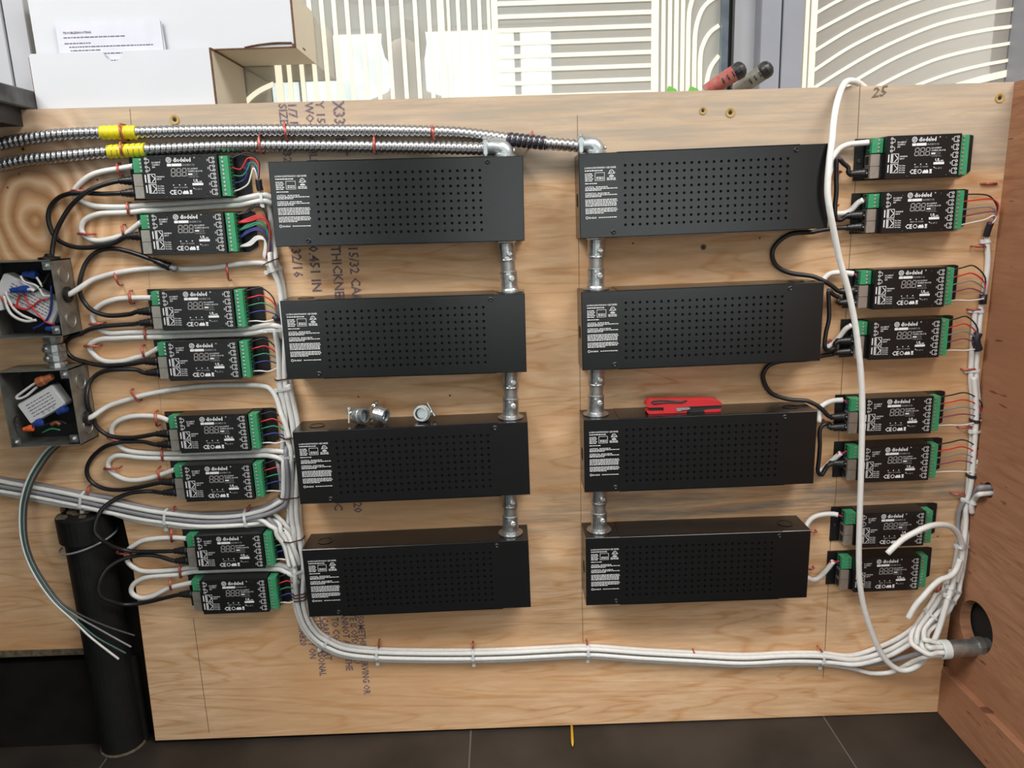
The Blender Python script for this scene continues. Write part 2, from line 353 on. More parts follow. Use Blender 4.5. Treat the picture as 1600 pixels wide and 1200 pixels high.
# low wall and sill behind the board
struct('trim_1', MB().box((-1.25, .0155, FZ), (-.66, .19, -.45)).box((-.66, .03, FZ), (1.2, .19, .40)).box((-1.25, .03, -.45), (-.66, .19, .40)), 'plinth_black', 'black framing behind the plywood board')
struct('wall_shade_panel', MB().box((-1.02, -.95, FZ), (-.98, .0, .43)), 'plinth_black', 'unseen black panel added under the stone slab to shade the left')  # out-of-view panel added to block light from the left
struct('trim_2', MB().box((-1.25, .0155, .405), (1.2, .19, .44)), 'sill_wood', 'window sill behind the plywood board')
# black plinth at the foot of the left strip
struct('baseboard_left', MB().box((-1.25, .008, FZ), (-.652, .016, -.425)), 'plinth_black', 'black plinth under the left strip of plywood')
struct('trim_7', MB().prism([P_(-300,1034), P_(0,1026), P_(133,1021), P_(131,1013), P_(0,1016.5), P_(-300,1023)], -.003, .0155), 'dust', 'dusty ledge under the left strip of plywood')

# window glass with lit cream lines ---------------------------------
G = lambda x, y: pt(x, y, -BY)
g1a, g1b = -1.1, G(1124, 80).x
w2 = struct('window_2', MB().box((g1a, BY, .44), (g1b, BY+.008, 1.4)), 'lined_glass', 'reflective glass pane with straight lit cream lines')
g2a, g2b = G(1243, 80).x, G(1576, 60).x
w3 = struct('window_3', MB().box((g2a, BY, .44), (g2b, BY+.008, 1.4)), 'lined_glass_beige_reflection', 'reflective glass pane with curved lit cream lines')
PXW = (1.12+BY)/F*1.02                           # metres per pixel on the glass
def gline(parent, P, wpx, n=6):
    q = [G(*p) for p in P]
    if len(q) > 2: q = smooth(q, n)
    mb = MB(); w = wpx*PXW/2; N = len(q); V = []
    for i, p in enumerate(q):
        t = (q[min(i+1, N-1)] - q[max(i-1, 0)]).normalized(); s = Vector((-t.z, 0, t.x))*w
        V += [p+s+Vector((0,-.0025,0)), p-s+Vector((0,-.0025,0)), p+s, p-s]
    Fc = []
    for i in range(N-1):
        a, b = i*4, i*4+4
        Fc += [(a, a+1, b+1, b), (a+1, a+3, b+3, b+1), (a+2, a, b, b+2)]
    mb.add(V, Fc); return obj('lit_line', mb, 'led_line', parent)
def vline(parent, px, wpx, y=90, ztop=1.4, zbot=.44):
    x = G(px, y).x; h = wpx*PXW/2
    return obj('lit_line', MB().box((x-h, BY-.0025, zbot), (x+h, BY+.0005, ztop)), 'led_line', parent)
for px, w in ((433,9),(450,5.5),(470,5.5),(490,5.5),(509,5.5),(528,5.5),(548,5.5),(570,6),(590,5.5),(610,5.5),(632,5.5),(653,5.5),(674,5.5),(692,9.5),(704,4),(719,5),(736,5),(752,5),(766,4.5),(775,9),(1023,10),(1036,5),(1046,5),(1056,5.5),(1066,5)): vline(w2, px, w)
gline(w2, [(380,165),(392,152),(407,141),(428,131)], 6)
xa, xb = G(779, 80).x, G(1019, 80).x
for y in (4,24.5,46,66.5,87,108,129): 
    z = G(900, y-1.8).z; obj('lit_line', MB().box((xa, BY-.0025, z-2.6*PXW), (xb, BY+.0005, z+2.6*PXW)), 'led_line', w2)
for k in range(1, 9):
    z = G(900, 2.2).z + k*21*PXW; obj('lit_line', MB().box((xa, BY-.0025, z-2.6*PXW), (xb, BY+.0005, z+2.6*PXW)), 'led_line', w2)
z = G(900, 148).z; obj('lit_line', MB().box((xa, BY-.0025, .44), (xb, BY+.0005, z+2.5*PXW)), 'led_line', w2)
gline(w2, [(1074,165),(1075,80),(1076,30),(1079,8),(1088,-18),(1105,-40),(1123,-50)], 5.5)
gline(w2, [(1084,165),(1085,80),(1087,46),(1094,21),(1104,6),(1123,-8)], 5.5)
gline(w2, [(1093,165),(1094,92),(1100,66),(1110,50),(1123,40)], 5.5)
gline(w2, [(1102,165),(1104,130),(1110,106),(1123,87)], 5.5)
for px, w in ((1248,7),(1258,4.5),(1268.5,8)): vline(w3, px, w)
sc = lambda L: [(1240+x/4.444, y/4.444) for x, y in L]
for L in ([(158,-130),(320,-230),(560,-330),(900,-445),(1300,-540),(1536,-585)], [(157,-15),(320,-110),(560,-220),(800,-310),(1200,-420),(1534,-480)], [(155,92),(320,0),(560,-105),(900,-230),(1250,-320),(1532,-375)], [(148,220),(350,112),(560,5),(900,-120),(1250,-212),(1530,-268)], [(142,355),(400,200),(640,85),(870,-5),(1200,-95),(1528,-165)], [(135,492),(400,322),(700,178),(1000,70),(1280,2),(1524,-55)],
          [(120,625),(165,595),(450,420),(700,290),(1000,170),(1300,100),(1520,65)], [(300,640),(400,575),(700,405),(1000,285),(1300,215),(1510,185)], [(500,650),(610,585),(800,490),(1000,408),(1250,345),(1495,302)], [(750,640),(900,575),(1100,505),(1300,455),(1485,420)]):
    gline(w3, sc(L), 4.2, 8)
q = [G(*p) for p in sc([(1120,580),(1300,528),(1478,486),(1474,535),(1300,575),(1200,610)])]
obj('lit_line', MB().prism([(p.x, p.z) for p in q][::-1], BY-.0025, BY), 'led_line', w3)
# frames
xs = [G(x, 80).x for x in (1124, 1134, 1142, 1178, 1209, 1211, 1243)]
t3 = struct('trim_3', MB().box((xs[0], BY-.012, .44), (xs[1], BY+.02, 1.4)), 'steel_blue', 'blue grey steel edge strip of the glass')
obj('gasket', MB().box((xs[1], BY-.006, .44), (xs[2], BY+.02, 1.4)).box((xs[2]-.0035, BY-.016, .44), (xs[2], BY+.02, 1.4)), 'gasket', t3)
struct('trim_4', MB().box((xs[2], BY, .44), (xs[3], BY+.02, 1.4)), 'frame_light', 'pale reveal strip beside the grey mullion')
struct('trim_5', MB().box((xs[3], BY-.03, .44), (xs[4], BY+.02, 1.4), .002).box((xs[5], BY-.03, .44), (xs[6], BY+.02, 1.4), .002), 'frame_grey', 'grey painted mullion between the two glass panes')
xr = G(1577, 60).x
struct('trim_6', MB().box((xr, BY-.045, .44), (1.2, BY+.02, 1.4), .002), 'frame_grey', 'grey painted frame at the right of the curved-line pane')
xj = pt(45, 60, -.05).x; xd = pt(10, 60, -.05).x
struct('trim_8', MB().box((xd+.0015, .05, .46), (xj, .12, 1.4), .002), 'frame_light', 'pale grey window jamb beside the cartons')
struct('trim_9', MB().box((-1.2, .05, .46), (xd-.0015, .12, 1.4), .002).box((xd-.002, .065, .46), (xd+.002, .12, 1.4)), 'frame_light', 'pale grey panel left of the jamb')
struct('trim_10', MB().box((xj, .10, .44), (pt(66, 40, -.12).x, .13, 1.4)), 'gasket', 'dark strip drawn in for the shaded gap behind the cartons')  # dark strip takes the place of a shaded gap
struct('trim_11', MB().box((-1.25, .10, 1.4), (1.2, .19, 1.55)), 'frame_grey', 'grey head rail over the glass')

# plywood board -------------------------------------------------------
out = [P_(-300,1024), P_(0,1017.5), P_(130,1014), P_(93,793), P_(188,792), P_(206,870), P_(243,1157), P_(700,1140), P_(1465,1112), P_(1475,1030), (.7285,-.40), (.729,-.20), P_(1541,765),
       P_(1545,640), P_(1538,620), P_(1533,608), P_(1541,590), P_(1560,400), P_(1573,250), P_(1586,128), P_(860,148), P_(40,171), (P_(-300,1024)[0], .454)]
board = struct('wall_board', MB().prism(out, 0, .015), 'plywood', 'large pine plywood board carrying all the equipment')
for px, py, r in ((273,187,.0055),(1098,173,.0042),(1141,176,.0055),(1562,153,.0055),(36,233,.004),(1099,386,.0035)):
    c = pt(px, py); h = obj('screw_hole', MB().lathe([(r*1.25,-.0002),(r*1.2,.0012),(r*.75,.0009),(r*.45,-.0005)], (c.x,0,c.z), (c.x,-1,c.z), 14), 'hole_rim' if r > .0036 else 'pencil', board)
    obj('bore', MB().lathe([(r*.5,.0004),(0,.0006)], (c.x,0,c.z), (c.x,-1,c.z), 10), 'inside_dark', h)
for px, py in ((30,272),(12,293),(989,380),(1187,372),(152,281),(560,620),(703,618),(1465,838)):
    c = pt(px, py); obj('nail_mark', MB().lathe([(.0018,.0002),(.0012,.0004),(0,.0004)], (c.x,0,c.z), (c.x,-1,c.z), 7), 'pencil', board)
def pline(P, w=.0007):
    obj('pencil_line', MB().stroke([P_(*p) for p in P], -.0003, w), 'pencil', board)
pline([(1344,131),(1336,291),(1330,360),(1314,613),(1306,770),(1297,855),(1289,1013),(1286,1060)], .0009)
pline([(902,180),(903,300),(905,460),(907,700),(908,860),(911,1010)]); pline([(302,966),(327,1145)], .0009); pline([(203,170),(205,195)]); pline([(230,400),(240,520),(252,640),(262,740)], .0004)
st = MB(); DN = -math.pi/2
def stamp(s, px, py, size, sx=1.0):
    c = pt(px, py); st.text(s, c.x, c.z, size, -.0003, sx, DN)
stamp('SIZED 15/32', 435, 162, .0165, .95); stamp('1/7 PS', 450, 160, .0165); stamp('WOOD MILL', 476, 160, .0165, .9); stamp('Y 157', 493, 158, .0165); stamp('X33 - HT DEPT', 520, 158, .0225, .85)
stamp('32/16', 455, 388, .020, .95); stamp('0.451 IN', 482, 384, .020, .98); stamp('THICKNESS', 517, 384, .020, .9); stamp('15/32 CATEGORY', 544, 384, .020, .92)
stamp('10/2020', 549, 747, .019, .95); stamp('C', 522, 786, .019)
for s, x, y, sz in (('CA CERT/AB20', 462, 938, .0160), ('CT DENSITY ON', 476, 950, .0160), ('TESTED AS PERSONAL', 489, 950, .0160), ('BE CARE & PART', 500, 950, .0165), ('TO CONCR', 518, 965, .0160), ('CANNOT A TO THE', 532, 950, .0160), ('MTE IS OPDE YOU', 545, 950, .0160), ('SOMETHING SERVING OR', 558, 962, .0160)):
    stamp(s, x, y, sz, .80)
obj('stamped_lettering', st, 'ink_stamp', board)['label'] = 'dark stamped mill lettering running down the plywood'
hw = MB(); c = pt(1361, 153); hw.text('25', c.x, c.z, .019, -.0003, 1.15, .12, .35); obj('pencilled_number', hw, 'pencil', board)['label'] = 'pencilled number near the top edge'

# side panel with the round hole
def plate_hole(y0, y1, z0, z1, cy, cz, r, n=32):
    mb = MB(); xf = lambda z: .7365 + (z+.1)*.006
    ring = [(cy+r*math.cos(2*math.pi*i/n), cz+r*math.sin(2*math.pi*i/n)) for i in range(n)]
    S = r*1.25; sq = []
    for i in range(n):
        a = 2*math.pi*i/n; k = S/max(abs(math.cos(a)), abs(math.sin(a))); sq.append((cy+k*math.cos(a), cz+k*math.sin(a)))
    pts = ring+sq
    mb.add([(xf(z), y, z) for y, z in pts], [(i, (i+1)%n, n+(i+1)%n, n+i) for i in range(n)])
    mb.add([(xf(z), y, z) for y, z in ring]+[(xf(z)+.018, y, z) for y, z in ring], [(i, n+i, n+(i+1)%n, (i+1)%n) for i in range(n)])
    for a, b, c_, d in ((y0, cy-S, z0, z1), (cy+S, y1, z0, z1), (cy-S, cy+S, z0, cz-S), (cy-S, cy+S, cz+S, z1)):
        mb.add([(xf(c_), a, c_), (xf(c_), b, c_), (xf(d), b, d), (xf(d), a, d)], [(0,1,2,3)])
    mb.add([(xf(z0), y0, z0), (xf(z0)+.018, y0, z0), (xf(z1)+.018, y0, z1), (xf(z1), y0, z1)], [(0,1,2,3)])
    mb.add([(xf(z1), y0, z1), (xf(z1), y1, z1), (xf(z1)+.018, y1, z1), (xf(z1)+.018, y0, z1)], [(0,1,2,3)])
    return mb
hs = ptx(1544, 766, .736)
sp = struct('wall_side', plate_hole(-.85, .03, -.502, -.27, -.057, -.390, .042).merge(plate_hole(-.85, .03, -.27, .4435, hs.y, hs.z, .0125, 24)), 'side_plywood', 'reddish fir plywood side panel with a round hole')  # panel lengthened towards the camera, out of view, to shade the right corner
struct('wall_side_dark_backing', MB().box((.757, -.85, FZ), (.80, .03, .44)), 'inside_dark', 'dark backing in place of the shaded cavity behind the side panel')  # solid dark block put in for the shade of the cavity
struct('baseboard_right', MB().box((.7235, -.85, FZ), (.745, .006, -.502), .001), 'side_plywood', 'low fir board along the floor below the side panel')
# black waste pipe in the notch -----------------------------------------
pp = thing('waste_pipe', 'black capped waste pipe standing in the notch of the plywood', 'pipe', (-.692, .006, FZ))
H = pt(120, 830).z - FZ
obj('pipe_body', MB().lathe([(.0345,.001),(.0345,H+.02)], (0,0,0), (0,0,1), 32), 'abs_black', pp)
cp = obj('pipe_cap', MB().lathe([(.0345,H-.015),(.041,H-.012),(.0415,H+.028),(.038,H+.031),(0,H+.031)], (0,0,0), (0,0,1), 32), 'abs_black', pp)
rb = MB()
for i in range(26):
    a = random.random()*6.28; r = random.random()*.034; x, y = r*math.cos(a), r*math.sin(a); s = .003+random.random()*.005
    rb.box((x-s, y-s*.6, H+.0305), (x+s, y+s*.6, H+.0325+random.random()*.004))
obj('debris', rb, 'dust', cp)['kind'] = 'stuff'
wl = MB(); wl.tube([(.0425*math.cos(a), .0425*math.sin(a), H-.018+.010*math.cos(a-.3)) for a in [math.pi*2*i/40 for i in range(41)]], .0016, 6, False)
obj('wire_loop', wl, 'cable_grey', pp)
obj('collar', MB().lathe([(.0345,.001),(.0375,.001),(.037,.003),(.0345,.004)], (0,0,0), (0,0,1), 28), 'dust', pp)
# stone slab at the left
sl = thing('counter_slab', 'dark speckled stone slab end beside the cartons', 'slab', (0, 0, .45))
xs_ = pt(46, 172).x
obj('slab', MB().box((-1.9, -.95, .004), (xs_, .05, .030), .002), 'stone_dark', sl)  # slab lengthened out of view to shade the left of the board
obj('support', MB().box((-1.9, -.95, -.020), (xs_-.012, -.0005, .004)), 'gasket', sl)

# cartons on the sill ------------------------------------------------------
CF = .018
cx0, cx1 = pt(47, 100, -CF).x, pt(329, 100, -CF).x; cz1 = pt(190, 79.5, -CF).z
c1 = thing('carton', 'closed white cardboard carton standing on the sill with a thumb notch', 'carton', ((cx0+cx1)/2, CF, .44))
wd = (cx1-cx0)/2; ht = cz1-.44; xn = pt(176, 80, -CF).x-(cx0+cx1)/2
nt_ = [(xn+.0135*math.cos(a), ht-.0005+.0125*math.sin(a)) for a in [math.pi+math.pi*i/10 for i in range(11)]]
obj('front_panel', MB().prism([(-wd+.003,0),(wd,0),(wd,ht)] + nt_[::-1] + [(-wd+.003,ht),(-wd,ht-.003),(-wd,.003)], 0, .003), 'carton_white', c1)
obj('body', MB().box((-wd+.001, .012, 0), (wd-.001, .142, ht-.0005)), 'carton_white', c1)
obj('side_panel', MB().box((wd-.001, .003, 0), (wd+.001, .142, ht)), 'carton_shaded', c1)
for a_, b_ in (((wd-.0005, .0005, 0), (wd+.0018, .0045, ht)), ((wd-.001, .003, ht-.0012), (wd+.0022, .142, ht+.0012)), ((-wd-.0012, .0005, .002), (-wd, .004, ht-.004))): obj('fold_edge', MB().box(a_, b_), 'carton_kraft', c1)
ux1 = pt(458, 40, -CF-.012).x
c2 = thing('carton', 'larger white cardboard carton lying on top of the notched carton', 'carton', ((cx0+ux1)/2, CF+.012, cz1+.0005))
wu = (ux1-cx0)/2; hu = .078
obj('front_panel', MB().box((-wu+.004, 0, 0), (wu, .003, hu), .001), 'carton_white', c2)
obj('body', MB().box((-wu+.004, .003, .001), (wu-.002, .130, hu)), 'carton_shaded', c2)
obj('side_panel', MB().box((wu-.002, .003, 0), (wu, .131, hu)), 'carton_shaded', c2)
for a_, b_ in (((wu-.0012, -.0006, -.001), (wu+.0012, .0026, hu)), ((-wu+.24, -.0006, -.0012), (wu, .003, .0006))): obj('fold_edge', MB().box(a_, b_), 'carton_kraft', c2)
arc = smooth([(wu-.072,-.0006,.001),(wu-.05,-.0012,.004),(wu-.025,-.0016,.0055),(wu-.004,-.0012,.005)], 4)
obj('tuck_flap', MB().tube(arc, .0012, 5).box((wu-.004,-.001,.0),(wu,.001,.004)), 'carton_kraft', c2)
obj('slot', MB().box((wu-.006, .045, .006), (wu+.0004, .060, .0085)), 'carton_kraft', c2)
pz0, pz1 = cz1-.03, pt(180, 31, -CF-.006).z; px0, px1 = pt(88, 50, -CF-.006).x, pt(252, 50, -CF-.006).x
pa = thing('instruction_sheet', 'printed instruction sheet tucked between the two white cartons', 'paper', (px0, CF+.006, pz0))
pw, ph = px1-px0, pz1-pz0
obj('sheet', MB().box((0, 0, 0), (pw, .0008, ph)), 'paper', pa)
obj('back_sheet', MB().prism([(.002,0),(pw+.004,0),(pw+.001,ph-.003),(.003,ph-.002)], .0015, .0022), 'paper', pa)
tx = MB(); tx.text('TROUBLESHOOTING', .009, ph-.0165, .0042, -.0003)
for i, (xo, ln) in enumerate(((.009,.60),(.009,.26),(.015,.88),(.016,.30),(.016,.86),(.017,.34),(.05,.6),(.05,.5),(.05,.55))):
    x = xo; z = ph-.022-i*.0048 - (.003 if i else 0)
    while x < xo+pw*ln*.92 and x < pw-.006:
        l = .002+random.random()*.005; tx.rect(x, z, min(x+l, pw-.004), z+.0013, -.0003); x += l+.0011
obj('sheet_text', tx, 'ink', pa)
# two tool handles and a green scrap behind the board edge
def handle(pa_, pb_, r, main, label):
    a, b = pt(*pa_), pt(*pb_); d = (b-a).normalized(); a2 = a - d*.05
    if a2.z < .452: a2 = a - d*max(0, (a.z-.452)/max(d.z, .05))
    t = thing('tool_handle', label, 'tool handle', a2)
    L = (b-a2).length; v = lambda s: d*s
    obj('grip', MB().lathe([(0,0),(r*.8,0),(r*.92,L*.3),(r,L*.7),(r*.98,L-r*1.3)], (0,0,0), d, 20), main, t)
    obj('end_cap', MB().lathe([(r*.98,L-r*1.35),(r*1.06,L-r*1.0),(r*1.04,L-r*.45),(r*.8,L-.1*r),(r*.4,L+.12*r),(0,L+.15*r)], (0,0,0), d, 20), 'rubber_black', t)
    bb = MB(); s = d.cross(Vector((0,1,0))).normalized(); n = s.cross(d)
    if n.y > 0: n = -n
    for k in (.45, .58, .71): p = v(L*k) + n*r*.97; bb.tube([p - s*r*.35, p + s*r*.35], .0012, 5)
    obj('ribs', bb, 'knife_black', t); return t
handle((1102,143,-.035), (1163,105,-.020), .0118, 'grip_red', 'worn red tool handle with black end cap leaning behind the board')
handle((1150,143,-.060), (1205,103,-.035), .0118, 'grip_grey', 'grey and black tool handle with black end cap leaning behind the board')
gs = MB()
for x in (1050, 1084):
    a = pt(x, 141, -.03); gs.prism([(a.x-.012,.4405),(a.x+.012,.4405),(a.x+.006,a.z+.001),(a.x-.005,a.z+.006)], .028, .034)
gs.box((pt(1050,141,-.03).x-.012, .028, .4405), (pt(1084,141,-.03).x+.012, .034, .444))
tag(obj('green_scrap', gs, 'leaf_green'), 'small bright green plastic clip peeking over the board edge', 'clip')
# yellow stick on the floor
a, b = Vector((.0855, -.001, FZ+.003)), Vector((.0825, -.050, FZ+.003))
tag(obj('wooden_stick', MB().tube([a, a.lerp(b,.8), b], [.0026,.0026,.0012], 6), 'yellow_stick'), 'short yellow stick lying on the slate floor', 'stick')
# ================================================================== driver boxes
BW, BH, BD = .35, .1148, .059
def perf(mb, u0, u1, v0, v1, fn, cols, rows, gu0, gv0, pu, pv, r, nrm, depth=.0015, n=8, stag=False):
    """flat panel u0..u1 x v0..v1 with a grid of real round holes; fn maps (u,v,out) to local space"""
    A0, A1 = gu0-pu/2, gu0+(cols-.5)*pu; B0, B1 = gv0-pv/2, gv0+(rows-.5)*pv
    V = []; Fc = []
    def q(*p):
        o = len(V); V.extend(fn(a, b, 0) for a, b in p); Fc.append(tuple(range(o, o+len(p))))
    q((u0,v0),(A0,v0),(A0,v1),(u0,v1)); q((A1,v0),(u1,v0),(u1,v1),(A1,v1)); q((A0,v0),(A1,v0),(A1,B0),(A0,B0)); q((A0,B1),(A1,B1),(A1,v1),(A0,v1))
    for i in range(cols):
        for j in range(rows):
            cu, cv = gu0+i*pu, gv0+j*pv; hu, hv = pu/2, pv/2
            sq = [(hu,0),(hu,hv),(0,hv),(-hu,hv),(-hu,0),(-hu,-hv),(0,-hv),(hu,-hv)]
            so = pu*.25*(1 if j % 2 else -1) if stag else 0
            rg = [(so+r*math.cos(2*math.pi*k/n), r*math.sin(2*math.pi*k/n)) for k in range(n)]
            o = len(V)
            V.extend(fn(cu+a, cv+b, 0) for a, b in sq); V.extend(fn(cu+a, cv+b, 0) for a, b in rg); V.extend(fn(cu+a, cv+b, -depth) for a, b in rg)
            for k in range(n):
                k2 = (k+1) % n; Fc.append((o+k, o+k2, o+8+k2, o+8+k)); Fc.append((o+8+k, o+8+k2, o+16+k2, o+16+k))
    mb.add(V, Fc)
def make_box_meshes(right):
    """local space: origin at the top-left corner on the board, x right, z up, y towards the board"""
    m = {}
    fn = lambda u, v, o: (u, -BD-o, -v)
    sh = MB(); perf(sh, .0008, BW-.0008, .0008, BH-.0008, fn, 23, 9, .064, .0178, .01027, .01005, .0020, None)
    e = .0008
    for a, b in (((0,0),(1,0)),((1,0),(1,1)),((1,1),(0,1)),((0,1),(0,0))):   # small rolled edge round the face
        P = lambda t, o, d: ((BW*t[0] + (o if t[0]==0 else -o)), -d, -(BH*t[1] + (o if t[1]==0 else -o)))
        sh.add([P(a,0,BD-e), P(b,0,BD-e), P(b,e,BD), P(a,e,BD)], [(0,1,2,3)])
    m['face'] = sh.mesh('front_cover')
    bd = MB()
    ft = lambda u, d, o: (u, -d, o)
    perf(bd, 0, BW, 0, BD-e, ft, 22, 3, .066, .0155, .0105, .0130, .0019, None, stag=True)
    perf(bd, 0, BW, 0, BD-e, lambda u, d, o: (u, -d, -BH-o), 22, 3, .066, .0155, .0105, .0130, .0019, None, stag=True)
    bd.add([(0,0,0),(0,-BD+e,0),(0,-BD+e,-BH),(0,0,-BH)], [(0,1,2,3)]); bd.add([(BW,0,0),(BW,-BD+e,0),(BW,-BD+e,-BH),(BW,0,-BH)], [(3,2,1,0)])
    bd.add([(0,0,0),(BW,0,0),(BW,0,-BH),(0,0,-BH)], [(3,2,1,0)])
    m['body'] = bd.mesh('housing')
    ins = MB().box((.003,-.002,-.003), (BW-.003,-BD+.004,-BH+.003)); m['inside'] = ins.mesh('inner_tray')
    lp = MB().box((.053,-.001,0), (.306,-BD+.0002,.0007)); m['lip'] = lp.mesh('cover_lip')
    lp2 = MB().box((.053,-.001,-BH), (.306,-BD+.0002,-BH-.0007)); m['lip2'] = lp2.mesh('cover_lip')
    lu0, lu1, lv0, lv1 = .0065, .0545, .0165, .0905
    lb = MB().box((lu0,-BD-.0003,-lv1), (lu1,-BD+.0002,-lv0)); m['label'] = lb.mesh('rating_label')
    y = -BD-.0006; t = MB(); rnd = random.Random(3)
    t.text('LO-PRO\u00ae JUNCTION BOX + LED DRIVER', lu0+.0012, -lv0-.0042, .0033, y, .72)
    def lines(z, n, x0=lu0+.0016, x1=lu1-.0016, h=.0011, step=.00205, last=.6):
        for i in range(n):
            x = x0; xe = x1 if i < n-1 else x0+(x1-x0)*last
            while x < xe-.001:
                l = .0012+rnd.random()*.0034; t.rect(x, z-i*step, min(x+l, xe), z-i*step+h, y); x += l+.0007
    lines(-lv0-.0075, 1, h=.0014, last=.55)
    lines(-lv0-.0115, 5, x1=lu0+.0130, step=.0023, last=1); t.frame(lu0+.0155, -lv0-.0205, lu0+.0290, -lv0-.0095, y, .0005); lines(-lv0-.0165, 2, lu0+.0175, lu0+.0275, last=1)
    ux, uz = lu1-.0095, -lv0-.0095
    t.ring(ux, uz, .0030, y, .0008); t.text('UL', ux-.0019, uz-.0012, .0034, y, .8); t.stroke([(ux-.0045,uz-.0022),(ux-.0030,uz-.0004)], y, .0009); t.stroke([(ux+.0045,uz-.0022),(ux+.0030,uz-.0004)], y, .0009); t.text('us', ux+.0032, uz-.001, .0022, y)
    t.rect(ux-.0032, uz-.0062, ux+.0032, uz-.0044, y); lines(uz-.0085, 2, ux-.0065, ux+.0065, last=1); lines(-lv0-.0245, 1, last=.4)
    t.text('CAUTION:', lu0+.0016, -lv0-.0297, .0027, y); lines(-lv0-.0293, 1, lu0+.0165); lines(-lv0-.0315, 2, last=.5)
    t.text('ATTENTION:', lu0+.0016, -lv0-.0383, .0027, y); lines(-lv0-.0379, 1, lu0+.019); lines(-lv0-.0401, 2, last=.5)
    lines(-lv0-.0465, 5, last=1); lines(-lv0-.0585, 4, last=.6)
    t.ring(lu0+.0035, -lv1+.0038, .0016, y, .0007); t.text('diodeled', lu0+.0058, -lv1+.0026, .0037, y, .85); lines(-lv1+.0031, 1, lu0+.020, last=1)
    m['print'] = t.mesh('label_print')
    for k, (u, v) in (('sc1', (.047,.1075)), ('sc2', (.301,.0068))):
        s = MB().lathe([(.0037,0),(.0036,.0010),(.0024,.0019),(.0013,.0010),(0,.0009)], (u,-BD,-v), (u,-BD-1,-v), 14); m[k] = s.mesh('cover_screw')
    ku = BW-.03 if right else .03
    m['ko'] = MB().lathe([(.0120,.0002),(.0120,.0008),(.0105,.0008),(.0105,.0003),(0,.0003)], (ku,-.030,0), (ku,-.030,1), 22).mesh('knockout')
    sx = 0 if right else BW
    m['slot'] = MB().lathe([(.0095,.0001),(.0095,.0005),(.0085,.0005),(0,.0002)], (sx,-.030,-.062), (sx-1 if right else sx+1,-.030,-.062), 18).mesh('knockout')
    return m
BOXM = {False: make_box_meshes(False), True: make_box_meshes(True)}
BOXES = {'L1': (-.32089,.36530,-.01054), 'L2': (-.32436,.17457,-.00601), 'L3': (-.32601,-.01989,.004), 'L4': (-.33059,-.20933,.00556),
         'R1': (.10565,.36160,.00624), 'R2': (.10648,.17141,.00422), 'R3': (.10758,-.01872,.00068), 'R4': (.10811,-.20839,-.004)}
BL = {'L1': 'perforated black driver box fed by the lower flexible metal conduit',
      'L2': 'perforated black driver box over the stamped lettering, second from the top conduit elbow',
      'L3': 'perforated black driver box with three loose cable clamps on its top',
      'L4': 'perforated black driver box lowest over the stamped lettering, beside the white trunk cables',
      'R1': 'perforated black driver box fed by the black-taped conduit, under the long white hanging cable',
      'R2': 'perforated black driver box directly above the box that carries the red knife',
      'R3': 'perforated black driver box with a red utility knife lying on top',
      'R4': 'perforated black driver box directly below the box that carries the red knife'}
for k, (x, z, a) in BOXES.items():
    m = BOXM[k[0] == 'R']
    t = thing('driver_box', BL[k], 'driver box', (x, 0, z), -a, 'perforated black driver boxes')
    obj('housing', m['body'], 'box_black', t); fc = obj('front_cover', m['face'], 'box_black', t); obj('inner_tray', m['inside'], 'inside_dark', t)
    obj('cover_lip', m['lip'], 'box_black', t); obj('cover_lip', m['lip2'], 'box_black', t)
    lb = obj('rating_label', m['label'], 'label_black', t); obj('label_print', m['print'], 'print_white', lb)
    obj('cover_screw', m['sc1'], 'rubber_black', fc); obj('cover_screw', m['sc2'], 'rubber_black', fc)
    obj('knockout', m['ko'], 'box_black', t); obj('knockout', m['slot'], 'inside_dark', t)

